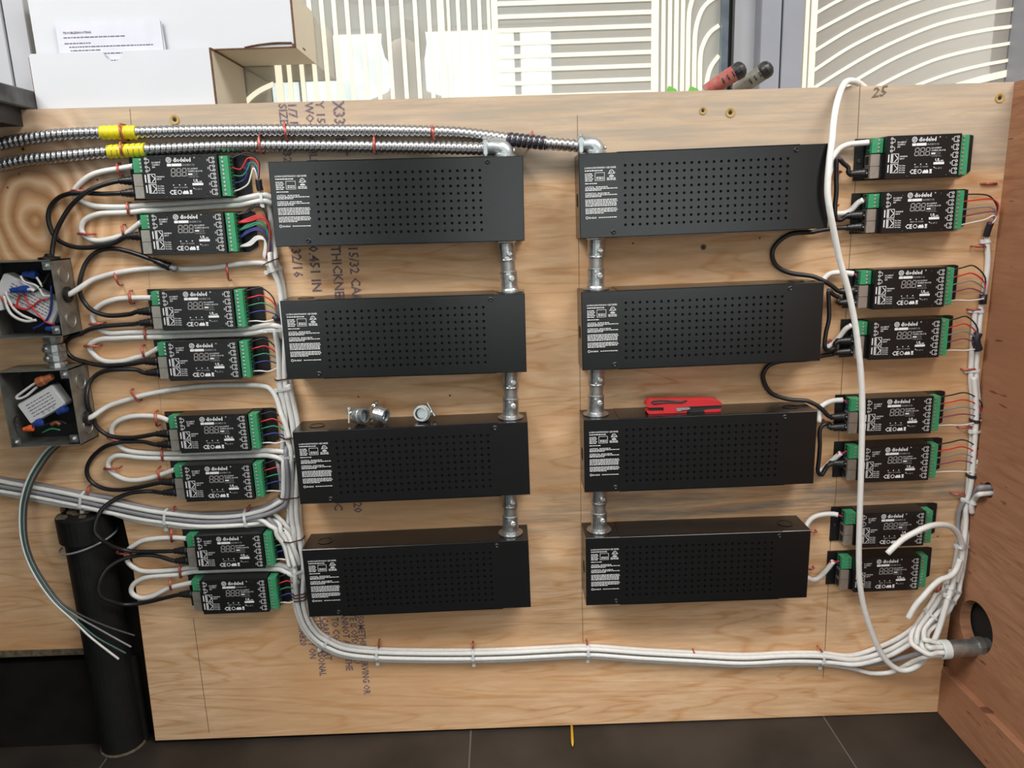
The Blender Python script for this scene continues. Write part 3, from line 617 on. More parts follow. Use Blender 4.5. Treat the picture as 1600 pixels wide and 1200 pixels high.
# conduit nipples between the boxes -----------------------------------------
def emt(ka, kb, pxa, pxb, label):
    ya = pt(pxa, 600, .030)   # x varies with the row, so unproject at the real rows below
    za = BOXES[ka][1] - BH; zb = BOXES[kb][1]
    xa = pt(*pxa_rows[(ka, kb)][0], .030).x; xb = pt(*pxa_rows[(ka, kb)][1], .030).x
    A = Vector((xa, -.030, za + (.0006 if ka[0]=='L' else .001))); B = Vector((xb, -.030, zb+.0008)); A.z += BOXES[ka][2]*(xa-BOXES[ka][0]); B.z += BOXES[kb][2]*(xb-BOXES[kb][0])
    t = thing('conduit_nipple', label, 'conduit', B, 0, 'conduit nipples between driver boxes')
    L = (A-B).length; d = (A-B).normalized(); o = Vector((0,0,0))
    obj('tube', MB().lathe([(.0106,.004),(.0106,L-.004)], o, d, 24), 'galv_tube', t)
    for s, nm in ((0, 'lower'), (1, 'upper')):
        f = (lambda h: h) if not s else (lambda h: L-h)
        c = obj('set_screw_connector', MB().lathe([(.0106,f(0)),(.0140,f(.0002)),(.0138,f(.0025)),(.0128,f(.005)),(.0125,f(.009)),(.0124,f(L*.36)),(.0128,f(L*.37)),(.0128,f(L*.39)),(.0118,f(L*.40)),(.0106,f(L*.405))], o, d, 24), 'zinc', t)
        p = d*f(L*.26) + Vector((.0035,-.0112,0)); obj('set_screw', MB().lathe([(.0044,0),(.0044,.0035),(.0032,.0042),(0,.0042)], p, p+Vector((.25,-1,.1)), 10).box((p.x-.003, p.y-.0052, p.z-.0005), (p.x+.0042, p.y-.0040, p.z+.0006)), 'screw_steel', c)
        obj('dimple', MB().lathe([(.0028,0),(.002,.0012),(0,.0014)], d*f(L*.34)+Vector((-.002,-.0116,0)), d*f(L*.34)+Vector((-.002,-2,0)), 8), 'screw_steel', c)
    obj('washer', MB().lathe([(.0100,-.0004),(.0195,-.0004),(.0195,.0010),(.0100,.0012)], o, (0,0,1), 26), 'aluminium', t)
    obj('locknut', MB().lathe([(.0136,0),(.0150,.0005),(.0150,.0035),(.0136,.0042)], A-B, (A-B)-Vector((0,0,1)), 8), 'zinc', t)
pxa_rows = {('L1','L2'): ((790,382),(797,456)), ('L2','L3'): ((798,583),(798,654)), ('L3','L4'): ((797,774),(798,833)),
            ('R1','R2'): ((932,375),(931,453)), ('R2','R3'): ((932,581),(931,648)), ('R3','R4'): ((936,770),(936,830))}
for (a, b), lab in zip(pxa_rows, ('zinc conduit nipple joining the first and second boxes over the stamped lettering', 'zinc conduit nipple entering the box with the loose clamps', 'zinc conduit nipple leaving below the box with the loose clamps',
                 'zinc conduit nipple hanging below the black-taped conduit feed box', 'zinc conduit nipple entering the box with the red knife', 'zinc conduit nipple leaving below the box with the red knife')):
    emt(a, b, 0, 0, lab)

# flexible metal conduits ------------------------------------------------------
def resample(P, step):
    out = [P[0]]; acc = 0
    for a, b in zip(P, P[1:]):
        L = (b-a).length; s = step-acc
        while s <= L: out.append(a.lerp(b, s/L)); s += step
        acc = (acc+L) % step if L else acc
        acc = L-(s-step)
    return out
def flex(P, r, amp, n=12, per=.0078):
    S = resample(P, per/6); mb = MB()
    mb.tube(S, r, n, True, lambda i, f: r + amp*abs(math.sin(math.pi*(i/6.0 + f)))**.6*1.0 - amp*.5)
    return mb, S
def seg(S, x0, x1): return [p for p in S if x0 <= p.x <= x1]
def conduit(px, label, yel, blk=None):
    P = smooth([pt(*p) for p in px], 8); mb, S = flex(P, .0076, .0030)
    o = tag(obj('flexible_conduit', mb, 'aluminium'), label, 'conduit')
    def wrap(a, b, m, nm):
        s = seg(S, pt(a, 210, .012).x, pt(b, 215, .012).x); w = MB(); w.tube(s, .0088, 12, True, lambda i, f: .0084+.0016*abs(math.sin(math.pi*(i/6.0+f)))); obj(nm, w, m, o)
    wrap(*yel, 'tape_yellow', 'yellow_tape')
    if blk: wrap(*blk, 'tape_black', 'black_tape')
    return o
d1 = .0105
conduit([(-60,236,d1),(-20,228,d1),(0,225,d1),(30,219,d1),(60,214.5,d1),(90,211,d1),(120,209,d1),(150,208,d1),(185,207,d1),(215,207,d1),(300,205,d1),(400,204,d1),(500,204,d1),(600,204.5,d1),(700,207,d1),(750,211.5,.013),(800,218,.018),(850,223.5,.024),(905,228,.030)],
        'upper flexible metal conduit with a yellow tape band and black tape', (157,216), (792,853))
conduit([(-60,268,d1),(0,258,d1),(40,250,d1),(80,246,d1),(120,242,d1),(150,239,d1),(190,236,d1),(240,233.5,d1),(330,229.5,d1),(400,228,d1),(500,228,d1),(600,229,.012),(680,230.5,.018),(760,232.5,.030)],
        'lower flexible metal conduit with a yellow tape band only', (164,225))
def elbow(px, py, xd, zt, label):
    A = pt(px, py, .030); D = Vector((xd, -.030, zt)); t = thing('conduit_elbow', label, 'connector', D, 0, 'ninety degree conduit elbows')
    a = A-D; q = smooth([a, Vector((a.x*.55, 0, a.z+.001)), Vector((a.x*.22, 0, a.z-.001)), Vector((-.0005, 0, a.z*.62)), Vector((0, 0, 0.0006))], 5)
    obj('elbow_body', MB().tube(q, [.0105 + .0022*min(1, i/10) for i in range(len(q))], 16), 'cast_zinc', t)
    obj('collar', MB().lathe([(.0125,.0002),(.0150,.0002),(.0150,.0040),(.0125,.0046)], (0,0,0), (0,0,1), 20), 'cast_zinc', t)
    obj('clamp', MB().box((a.x-.002,-.0125,a.z-.011), (a.x+.005,.0125,a.z+.011), .002), 'cast_zinc', t)
    for y in (-.010, .010): obj('clamp_screw', MB().lathe([(.0022,-.015),(.0022,.011),(.0042,.011),(.0040,.0145),(0,.015)], (a.x+.0015,y,a.z), (a.x+.0015,y,a.z+1), 10), 'screw_steel', t)
    obj('cap_screw', MB().lathe([(.0032,0),(.0030,.002),(0,.0024)], (.0125,-.003,a.z*.7), (1,-.2,a.z*.7), 10), 'screw_steel', t)
elbow(757, 231.5, pt(789,244,.030).x, BOXES['L1'][1]+BOXES['L1'][2]*.33, 'cast ninety degree elbow ending the lower conduit')
elbow(905, 227.5, pt(931,240,.030).x, BOXES['R1'][1]+.0003, 'cast ninety degree elbow ending the black-taped conduit')

# ================================================================== decoders
def decoder_meshes():
    m = {}; k = .001
    B = lambda u0, v0, w0, u1, v1, w1, bev=0: MB().box((u0*k, -w0*k, v0*k), (u1*k, -w1*k, v1*k), bev*k)
    bp = MB().prism([(0,-.0295),(.158,-.0295),(.172,-.022),(.172,.028),(.166,.0295),(0,.0295)], -.0025, 0); m['base_plate'] = bp
    m['body'] = B(31,-29.5,2,137,29.5,33,.7)
    m['end_step'] = B(137,-29,2,153,29,11,.5); m['front_step'] = B(13,-29,2,31,29,7,.5)
    it = B(14.5,7.5,7,30.5,27.5,23,.4); m['input_terminal'] = it
    s = MB(); s2 = MB()
    for i in range(4):
        v = 10+i*5; s.lathe([(.0017,0),(.0016,.0006),(0,.0008)], (.0245,-.023,v*k), (.0245,-1,v*k), 10); s2.box((.0142,-.010,(v-1.6)*k), (.0150,-.016,(v+1.6)*k))
    m['terminal_screws'] = s; m['wire_ports'] = s2
    ot = B(138,-27.5,11,150.5,27.5,29,.5); m['output_terminal'] = ot
    s = MB(); s2 = MB()
    for i in range(10):
        v = -24.8+i*5.5; s.lathe([(.0018,0),(.0017,.0006),(0,.0008)], (.1425,-.029,v*k), (.1425,-1,v*k), 10); s2.box((.1503,-.0135,(v-1.7)*k), (.1509,-.0205,(v+1.7)*k))
    m['out_screws'] = s; m['out_ports'] = s2
    for nm, v0 in (('jack_a', -10.5), ('jack_b', -27.5)):
        j = B(13,v0,7,26.5,v0+16.5,24,.3); j.box((.0128,-.0185,(v0+4)*k), (.0134,-.0215,(v0+6.5)*k)); m[nm] = j
        m[nm+'_port'] = B(12.6,v0+2.5,9,13.05,v0+14,19)
    m['strip'] = B(26.5,-27.5,7,31.2,6,26,.3)
    m['mount_screw'] = MB().lathe([(.0034,.0025),(.0032,.004),(.0014,.0045),(0,.0038)], (.0065,0,-.002), (.0065,-1,-.002), 12)
    m['mount_screw2'] = MB().lathe([(.0034,.0025),(.0032,.004),(.0014,.0045),(0,.0038)], (.1645,0,.010), (.1645,-1,.010), 12)
    y = -.0333; g = MB(); w = MB(); sg = MB()
    # input symbols
    for i in range(4): w.ring(.0375, .0255-i*.0055, .0017, y, .0006, 8); w.stroke([(.0362,.0255-i*.0055),(.0388,.0255-i*.0055)], y, .0005)
    for z in (.0227, .0117): w.stroke([(.0385,z+.0028),(.0418,z+.0018),(.0418,z-.0018),(.0385,z-.0028)], y, .0006)
    w.text('DC INPUT', .0455, .0192, .0030, y, .9); w.text('12-24VDC', .0455, .0162, .0028, y, .9); w.text('20A', .0455, .0132, .0028, y, .9)
    for z in (-.0075, -.0215):
        w.frame(.0375, z, .0485, z+.0125, y, .0007); w.stroke([(.0400,z+.0012),(.0400,z+.0113)], y, .0011); w.stroke([(.0430,z+.011),(.0475,z+.0062),(.0430,z+.0014)], y, .0009); w.rect(.0335, z+.001, .0352, z+.0115, y); w.stroke([(.0385,z+.001),(.0385,z+.0115)], y, .0006)
    w.text('DMX/RDM', .0500, .0000, .0026, y, .9); w.text('INPUT', .0500, -.0032, .0026, y, .9)
    for i in range(4): w.text('Pin %d: Data' % (i+1), .0500, -.0125-i*.0031, .0026, y, .75)
    # brand
    w.ring(.0695, .0232, .0034, y, .0010, 16); w.ring(.0695, .0232, .0017, y, .0007, 8); w.stroke([(.0670,.0207),(.0720,.0257)], y, .0006)
    w.text('diodeled', .0755, .0205, .0082, y, .88); w.text('\u00ae', .1045, .0245, .0030, y)
    w.rect(.0665, .0146, .0722, .0182, y); w.rect(.0728, .0146, .0868, .0182, y)
    g.text('DI-DMX 5 Ch', .0880, .0150, .0034, y, .85)
    def digit(x, z, h):
        wd = h*.52; t = .0009; sh = .0012
        f = lambda a, b: (x+a*wd+sh*b, z+b*h)
        for (a, b), (c, d) in (((.1,0),(.9,0)),((.1,.5),(.9,.5)),((.1,1),(.9,1)),((0,.06),(0,.44)),((0,.56),(0,.94)),((1,.06),(1,.44)),((1,.56),(1,.94))): sg.stroke([f(a,b), f(c,d)], y, t)
        sg.rect(x+wd+.0007, z-.0004, x+wd+.0017, z+.0006, y)
    for i in range(3): digit(.0708+i*.0077, .0012, .0103)
    w.text('DC OUTPUT', .0945, .0098, .0028, y, .9); w.text('12-24VDC, 4A x 5 Ch', .0945, .0066, .0028, y, .8)
    g.frame(.0945, .0020, .1075, .0048, y, .0004); w.rect(.0945, .0020, .1005, .0048, y); g.text('0-100% dim curve', .0945, -.0008, .0022, y, .9)
    for i in range(3): w.lathe([(.0009,0),(0,.0001)], (.0725+i*.0083,y,-.0108), (.0725+i*.0083,y-1,-.0108), 6)
    g.text('MENU  UP  DOWN', .0722, -.0152, .0027, y, .85)
    w.text('CE', .0655, -.0236, .0088, y, .95); w.ring(.0800, -.0206, .0026, y, .0009, 14)
    w.prism([(.0842,-.0234),(.0925,-.0234),(.0925,-.0205),(.0905,-.0180),(.0890,-.0196),(.0870,-.0183),(.0842,-.0208)], y, y+.0001); w.rect(.0940, -.0236, .0975, -.0222, y); w.prism([(.0945,-.0217),(.0970,-.0217),(.0976,-.0180),(.0939,-.0180)], y, y+.0001)
    w.text('UL', .1010, -.0078, .0062, y, 1.0); w.text('us', .1090, -.0078, .0042, y); w.rect(.0990, -.0118, .1142, -.0086, y); w.stroke([(.0998,-.0150),(.1010,-.0165)], y, .0010); g.text('Ta: 45\u00b0C', .1015, -.0180, .0028, y)
    for i in range(5):
        z = .0245-i*.0108
        for dz in (0, -.0052): w.ring(.1315, z+dz, .0017, y, .0006, 8); w.stroke([(.1302,z+dz),(.1328,z+dz)], y, .0004)
        w.stroke([(.1295,z+.0012),(.1258,z+.0005),(.1258,z-.0057),(.1295,z-.0064)], y, .0007); g.rect(.1225, z-.0040, .1245, z-.0010, y)
    m['print'] = w; m['fine_print'] = g; m['display'] = sg
    m['case_screw'] = MB().lathe([(.0016,.0002),(.0015,.0005),(.0006,.0001),(0,.0001)], (0,0,0), (0,-1,0), 8)
    return {k_: v_.mesh(k_) for k_, v_ in m.items()}
DM = decoder_meshes()
DPX = {'L1': ((217.7,243.7),(346.7,307)), 'L2': ((229,332.5),(357.2,394.7)), 'L3': ((245,452.5),(371.2,514)), 'L4': ((253.8,532.5),(380.7,593.3)), 'L5': ((271.7,648.3),(394.9,706.7)), 'L6': ((279.4,727.6),(402.6,781)), 'L7': ((297,836),(420.2,890)), 'L8': ((305.4,905),(427,959)),
       'R1': ((1390.6,211.4),(1514.5,276.6)), 'R2': ((1385.4,301),(1505.3,359.8)), 'R3': ((1369,421),(1492.8,480)), 'R4': ((1363,502),(1484.5,558.5)), 'R5': ((1352.5,624),(1472,676)), 'R6': ((1351,698),(1466.7,750.5)), 'R7': ((1347,804),(1457,851)), 'R8': ((1339,873),(1450,922))}
ORD = ['first','second','third','fourth','fifth','sixth','seventh','last']
DEC = {}
for k, (tl, br) in DPX.items():
    a, b = pt(*tl, .033), pt(*br, .033)
    if k[0] == 'L': x = ((a.x-.031) + (b.x-.137))/2
    else: x = ((a.x-.034) + (b.x-.1525))/2
    z = (a.z-.0295 + b.z+.0295)/2
    DEC[k] = Vector((x, 0, z)); n = int(k[1])-1
    lab = ('%s decoder below the metal conduits, beside the steel junction boxes' if k[0] == 'L' else '%s decoder from the top, in the column beside the fir side panel') % ORD[n]
    t = thing('led_decoder', 'black labelled ' + lab, 'decoder', DEC[k], .010 if k[0]=='L' and n < 4 else (-.004 if k[0]=='R' else 0), 'black LED decoders')
    P = lambda nm, mm, m, par=t: obj(nm, DM[mm], m, par)
    P('base_plate','base_plate','plate_black'); bd = P('body','body','cover_black'); P('end_step','end_step','plate_black'); P('end_step','front_step','plate_black')
    a_ = P('input_terminal','input_terminal','terminal_green'); P('terminal_screws','terminal_screws','screw_steel',a_); P('wire_ports','wire_ports','inside_dark',a_)
    a_ = P('output_terminal','output_terminal','terminal_green'); P('terminal_screws','out_screws','screw_steel',a_); P('wire_ports','out_ports','inside_dark',a_)
    for j in ('jack_a','jack_b'): a_ = P('network_jack',j,'jack_metal'); P('jack_port',j+'_port','inside_dark',a_)
    P('jack_frame','strip','box_black'); P('mounting_screw','mount_screw','rubber_black'); P('mounting_screw','mount_screw2','rubber_black')
    P('printed_marks','print','print_white',bd); P('fine_print','fine_print','print_grey',bd); P('display_digits','display','segment_grey',bd)
    for u, v in ((.058,.0245),(.0615,-.0255),(.1135,.0255),(.118,-.0255)): P('case_screw','case_screw','plate_black',bd).location = (u,-.033,v)
def jack(k, i): return DEC[k] + Vector((.0135, -.014, -.0023 - .017*i))
def inp(k, i=0): return DEC[k] + Vector((.0150, -.013, .0225 - .005*i))
def outp(k, i): return DEC[k] + Vector((.1500, -.017, .0225 - .0112*i))
# ================================================================== cables
def path(P, d0=.006, n=6):
    return smooth([p if isinstance(p, Vector) else pt(p[0], p[1], p[2] if len(p) > 2 else d0) for p in P], n)
CABLES = []                                    # (object, centre line, radius, sides, start held, end held): meshed once they have been laid side by side
def lay(name, S, r, m, label, cat, group, sides, hold):
    o = tag(obj(name, bpy.data.meshes.new(name), m), label, cat, group); CABLES.append([o, S, r, sides, hold]); return o
def cable(P, r, m, label, group=None, d0=.006, name='white_cable', cat='cable', n=6, sides=8, hold='00'):
    if name in ('output_wire', 'lead_wire', 'box_wire'): return tag(obj(name, MB().tube(path(P, d0, n), r, sides), m), label, cat, group)
    return lay(name, path(P, d0, n), r, m, label, cat, group, sides, hold)
# conduit stub in the side panel hole: seven cables packed in its mouth
STUB = pt(1470, 1015, .060)
def mouth(k, a=.0083):
    o = Vector((0, 0, 0)) if k == 0 else Vector((0, math.cos(math.pi/3*k)*a, math.sin(math.pi/3*k)*a))
    return [STUB + Vector((-.026, 0, .001)) + o*1.25, STUB + Vector((-.010, 0, 0)) + o, STUB + o, STUB + Vector((.014, 0, .0004)) + o]
RW, RB = .0040, .0034
LO = 'beside the steel junction boxes'
# power loops of the left column ------------------------------------------------
loops = [
 [(207,262,.012),(183,264,.007),(160,268),(140,275),(123,288),(115,298),(117,306),(126,313),(137,319),(155,323),(200,325),(260,320.5),(330,315),(390,309),(412,307,.012),(424,312,.010)],
 [(221,349,.012),(200,363,.007),(185,370),(165,375),(150,376),(138,372),(130,365),(127,357),(130,347),(138,340),(155,334),(180,331.5),(215,330),(270,326.5),(330,321),(390,314),(412,312,.012),(424,318,.010)],
 [(236,464,.012),(216,465.5,.007),(200,466),(180,468),(160,475),(148,484),(144,495),(147,506),(156,516),(165,520),(178,523),(210,520.5),(245,519),(300,520),(370,517),(415,510),(434,512,.010),(440,522,.008)],
 [(248,545,.012),(230,554,.007),(210,560),(190,566),(170,567),(155,562),(146,554),(140,545),(142,537),(155,530),(175,527),(210,526),(270,528),(340,525.5),(390,520),(420,515),(436,518,.010),(442,530,.008)],
 [(268,657,.012),(250,652,.007),(235,650),(215,650),(200,652),(185,658),(176,666),(173,676),(177,688),(188,699),(200,705),(220,708),(270,709),(340,711),(422,707),(446,709,.010),(455,722,.008)],
 [(274,738,.012),(247.5,743,.007),(225,749),(205.5,750.5),(190.5,747.5),(177,740),(169,729.5),(170,720),(180,712.5),(195,711.5),(225,714.5),(255,716),(300,717.5),(400,714),(444,713,.010),(456,728,.008)],
 [(290,838,.012),(269,840,.007),(249,841),(226,844),(211,851),(200,859.5),(197.5,868),(200,878),(209.5,887),(223.6,892.5),(249,893),(277.5,890.5),(297,889),(380,886),(440,888),(458,892,.010),(467,905,.008)],
 [(294,913,.012),(267.6,917.6,.007),(255,923),(238,931.5),(221,934.5),(208,929),(205,920),(211,910.5),(226.5,902.5),(249,899),(277.5,898),(299,896),(340,894),(420,893),(457,896,.010),(467,908,.008)]]
for i, P in enumerate(loops):
    P = list(P); P[0] = inp('L%d' % (i+1), 1) + Vector((-.004,0,0))
    cable(P, RW, 'cable_white', 'white power cable looping into the %s decoder %s' % (ORD[i], LO), 'white power loops', hold='10')
cable([Vector((-.650,-.025,.1918)),Vector((-.640,-.025,.1922)),(140,439,.010),(158,432.5,.006),(180,427),(210,422),(248,419),(290,420.5),(337,418),(371,413),(405,410.5),(420,413,.008),(428,425,.008)], RW, 'cable_white', 'white cable leaving the grommet of the upper steel junction box', hold='10')
cable([Vector((-.651,-.025,.0043)),Vector((-.641,-.0245,.0046)),(166.7,635.7,.009),(195,626),(223,618),(251.6,612),(290,606),(337.5,602),(405,602.7),(425,609.5),(439,630,.010),(449,657,.012),(454,684,.012)], RW, 'cable_white', 'white cable leaving the lower steel junction box', hold='10')
# white trunk of the left column that turns along the bottom ----------------------
def off(P, o, dd):
    """shift a pixel path sideways by o pixels and outwards by dd metres"""
    Q = []
    for i, p in enumerate(P):
        a, b = P[max(i-1,0)], P[min(i+1,len(P)-1)]; tx, ty = b[0]-a[0], b[1]-a[1]; l = math.hypot(tx, ty) or 1
        Q.append((p[0]-ty/l*o, p[1]+tx/l*o, (p[2] if len(p) > 2 else .0045)+dd))
    return Q
tv = [(419,396,.006),(423,410,.005),(427,425),(433,447),(436,473),(438,513),(440,545),(442,588),(448,620),(453,660),(453,684),(455,710),(458,737),(458,774),(459,800),(460,835),(464,870),(467,905),(468.5,930),(471,950),(479,974),(494,994),(514,1007),(540,1017),(589,1022.5),(660,1024.5),(737,1024.5),(800,1023),(860,1020),(920,1018),(1000,1023.5),(1085,1028),(1160,1031.5),(1230,1028.5),(1284,1029)]
ends = {-8.2: [(1330,1026),(1372,1012,.006),(1412,993,.008),(1440,973,.010),(1462,948,.012),(1482,918,.010),(1492,890,.008)],
        -4: [(1335,1031,.010),(1380,1020,.012),(1418,999,.013),(1446,976,.015),(1466,950,.018),(1486,920,.016),(1496,888,.014)],
        4.2: [(1338,1033,.012),(1382,1026,.014),(1422,1005,.018),(1450,979,.020),(1470,952,.022),(1488,924,.020),(1499,893,.018)],
        0: [(1336,1038),(1384,1034,.008),(1418,1026,.026)] + mouth(5),
        8.2: [(1330,1044),(1362,1052,.008),(1394,1050,.014),(1424,1036,.034)] + mouth(4)}
for o, dd, m, st_ in ((-8.2,0,'cable_white',0),(-4,.0068,'cable_white',0),(0,0,'cable_grey',4),(8.2,0,'cable_white',7),(4.2,.0068,'cable_white',5)):
    P = off(tv[st_:], o, dd) + [q if isinstance(q, Vector) else (q[0], q[1], q[2] if len(q) > 2 else .0045) for q in ends[o]]
    h = '01' if o in (0, 8.2) else '00'
    if m == 'cable_grey': cable(P, RW, m, 'grey cable running in the white trunk along the bottom of the board', None, name='grey_cable', hold=h)
    else: cable(P, RW, m, 'white cable of the trunk that drops beside the driver boxes and runs along the bottom', 'white trunk cables', hold=h)
cable([(416,312,.012),(421,330),(424,350),(427,375),(430,400,.008),(430,425,.010)], RW, 'cable_white', 'short white cable dropping between the second decoder and the first driver box')
cable([(448,600,.012),(455,630,.010),(462,665,.010),(463,690,.010)], RW, 'cable_white', 'white cable crossing behind the zip tie next to the loose clamp box')
for x0, y0, x1 in ((432,822,452),(440,815,456)):
    cable([(x0-14,y0-14,.012),(x0,y0,.010),(x0+9,y0+14,.009),(x1,y0+30,.009)], .0034, 'cable_white' if x0 > 435 else 'cable_grey', 'thin %s cable branching under the trunk above the seventh decoder' % ('white' if x0 > 435 else 'grey'), name='branch_cable')
# bundle from the left edge
lb = [(-120,738),(-50,748),(0,759),(50,768),(100,778),(129,783.5),(170,792),(220,803),(260,809.5),(320,815),(370,813.5),(410,806,.006),(440,792,.010),(456,774,.014),(459,752,.014)]
for o, dd, m in ((-13.2,0,'cable_grey'),(-8.8,.0064,'cable_white'),(-4.4,0,'cable_grey'),(4.4,0,'cable_white'),(0,.0064,'cable_grey'),(13.2,0,'cable_white'),(8.8,.0062,'cable_white')):
    P = off(lb, o*.85, dd)
    if o in (4.4, 8.8, 13.2): P = P[:10] + [(398+o,815+o*.4,.008),(430+o*.7,822+o*.3,.010),(447+o*.5,842,.012),(454+o*.5,868,.012),(458+o*.5,884,.012)]
    else: P = P[:-2] + [(448+o*.4,778,.010+dd),(450+o*.5,752,.012+dd),(450+o*.5,728,.012+dd),(450+o*.4,{-13.2: 716, -8.8: 704, -4.4: 710, 0: 698}[o],.006)]
    wig = random.Random(o); P = [(x, y+(wig.random()-.5)*1.5*(0 if i > 9 else 1), d) for i, (x, y, d) in enumerate(P)]
    cable(P, .0037, m, '%s cable in the bundle crossing above the black waste pipe' % ('grey' if m == 'cable_grey' else 'white'), '%s cables above the waste pipe' % ('grey' if m == 'cable_grey' else 'white'), name='bundle_cable')
# right-hand bundle
rv = [(1546,352),(1542,369),(1543.5,410),(1538,454),(1532,484),(1531,498),(1527,547),(1525,589),(1528,624),(1528,662),(1524,717),(1520,772),(1514,814),(1506,850),(1500,882),(1490,917),(1471,941,.012),(1453,963,.022),(1440,982,.032),(1438,1000,.044)]
for o, dd, st_, k in ((0,0,0,0),(-8.2,0,4,3),(-4,.0070,7,6),(8.2,0,9,2),(4.2,.0070,10,1)):
    cable(off(rv[st_:], -o, dd) + mouth(k), .0041, 'cable_white', 'white cable of the bundle dropping beside the fir side panel', 'white cables beside the side panel', hold='01')
cable([(1513,782,.012),(1501,800,.008),(1497,825,.006),(1503,850,.010)], .0032, 'cable_grey', 'thin grey cable bowing out of the bundle by the lowest decoders', name='grey_cable')
HO = ptx(1544, 766, .736)
for k, (m, nm, lab) in enumerate((('cable_white', 'white_cable', 'white cable leaving the side bundle through the small hole in the side panel'), ('cable_grey', 'grey_cable', 'grey cable leaving through the small hole in the side panel'))):
    e = HO + Vector((0, 0, -.0048 if k == 0 else .0048))
    cable([(1516,800,.016-.006*k),(1517,786,.018-.004*k),(1523,777-5*k,.022), e+Vector((-.014,0,-.001)), e+Vector((-.003,0,0)), e+Vector((.016,0,0))], .0042, m, lab, name=nm, hold='01')
# long loose cable hanging over the board edge
cable([(1352,138,-.020),(1343,131,-.012),(1331,127,.001),(1320,129.5,.008),(1311,148.5,.016),(1304,179,.035),(1299,220,.062),(1295,261,.072),(1293,297,.074),(1296,325,.074),(1301.6,355,.070),(1311,402,.062),(1321,437.5,.058),(1328,465,.055),(1336,506,.052),(1341.5,547.5,.050),(1345.6,589,.048),(1347.3,635,.046),(1346,717,.045),(1343.5,800,.044),(1342,865,.043),(1343.5,911,.042),(1351,952.5,.040),(1363.5,991,.038),(1377,1021,.037),(1394,1040.5,.037),(1413,1047.4,.038),(1435,1037.8,.042),(1454,1013,.044),(1468,980,.040),(1478,946,.038),(1487,918,.034),(1496,890,.028)],
      .0046, 'cable_white', 'long loose white cable hung over the board edge in front of the decoders', n=8, hold='10')
def cut_cable(P, label):
    o = cable(P, .0047, 'cable_white', label, hold='01'); a, b = path(P)[-1], path(P)[-2]; d = (a-b).normalized()
    obj('cut_end', MB().lathe([(.0042,.0001),(.0026,.0002),(.0024,-.002),(0,-.002)], a, a+d, 10), 'cable_grey', o)
cut_cable([(1494,908,.024),(1501,880,.026),(1503,858,.028),(1499,838,.034),(1487,823.5,.042),(1473,820,.050),(1460,820.5,.056),(1446.7,824,.060),(1430,831.7,.062),(1413,841,.064),(1400,851.7,.066),(1386.5,865,.066)], 'cut white cable end arching over the seventh decoder beside the side panel')
cut_cable([(1501,872,.030),(1494,890,.034),(1486,899,.037),(1478,903,.039),(1470,905.5,.040),(1458,915,.042),(1441.7,933,.044),(1430,946.7,.044),(1419,966,.044)], 'cut white cable end hanging below the last decoder beside the side panel')

# patch leads ---------------------------------------------------------------------
def plug(P, parent):
    """boot and clear connector ending at P[-1] (a point on a jack)"""
    a = P[-1]; d = (P[-1]-P[-2]).normalized(); d = Vector((1,0,0))*.7 + d*.3 if d.x > 0 else d; d.normalize()
    b0 = a - d*.026
    rs = [.0038,.0050,.0044,.0060,.0053,.0068,.0060,.0074,.0074]
    bt = obj('boot', MB().tube([b0.lerp(a - d*.004, i/8) for i in range(9)], rs, 8), 'rubber_black', parent)
    obj('connector_tip', MB().tube([a - d*.005, a + d*.004], .0042, 4), 'tie_white', bt)
def patch(P, ends_, label, r=RB):
    Q = [p if isinstance(p, Vector) else pt(p[0], p[1], p[2] if len(p) > 2 else .011) for p in P]
    if ends_[0]: Q = [ends_[0], ends_[0] + Vector((-.026,-.001,0))] + Q
    if ends_[1]: Q = Q + [ends_[1] + Vector((-.026,-.001,0)), ends_[1]]
    S = smooth(Q, 6); o = lay('patch_lead', S, r, 'rubber_black', label, 'cable', None, 8, '11')
    if ends_[0]: plug(S[::-1], o)
    if ends_[1]: plug(S, o)
    return o
patch([(80,407,.024),(81,400,.022),(83,383,.018),(88,362,.016),(97,343,.016),(109.6,323.5,.016),(124,309,.018),(139,298,.018),(159,289.5,.016)], (None, jack('L1',0)), 'black patch lead rising from the upper steel junction box')
patch([(159,303),(131,301.5,.010),(109.6,303,.008),(92.6,309,.007),(80,322,.006),(75.6,337.6,.006),(78.4,354.6,.006),(85.5,369,.006),(97,379,.007),(116.7,386,.009),(138,387,.010),(159,384,.012),(180,379,.013)], (jack('L1',1), jack('L2',0)), 'black patch lead looping between the first and second decoders '+LO)
o = patch([(266,416,.016),(252,411,.016),(236,405,.014),(202,393.5,.010),(175.5,388.4,.008),(152,393.5,.007),(135,410,.008),(126.6,434,.014),(125,454,.014),(131.6,471,.010),(145,484.6,.010),(169,493,.011),(202,491,.012)], (None, jack('L3',0)), 'black patch lead with a loose unplugged end above the third decoder')
a, b = pt(240,407,.014), pt(276,421,.016); d = (b-a).normalized()
bt = obj('boot', MB().tube([a.lerp(b, i/8*.72) for i in range(9)], [.0036,.0046,.0042,.0054,.005,.006,.0056,.0064,.0062], 8), 'rubber_black', o)
obj('connector_tip', MB().tube([a.lerp(b,.70), b], .0050, 4), 'cable_grey', bt)
patch([(209,506.5),(169,509,.010),(135,513,.008),(111,522,.007),(101,538.6,.007),(108,555.5,.007),(128,567,.008),(162,572,.009),(196,570.7,.012)], (jack('L3',1), jack('L4',0)), 'black patch lead looping between the third and fourth decoders '+LO)
patch([(215,577.5),(202.5,575.7,.012),(175.5,575,.012),(152,584,.009),(138,599,.012),(132,619.6,.022),(135,643,.024),(145,663.5,.016),(169,680,.010),(202.5,685.4,.011)], (jack('L4',1), jack('L5',0)), 'black patch lead looping between the fourth and fifth decoders '+LO)
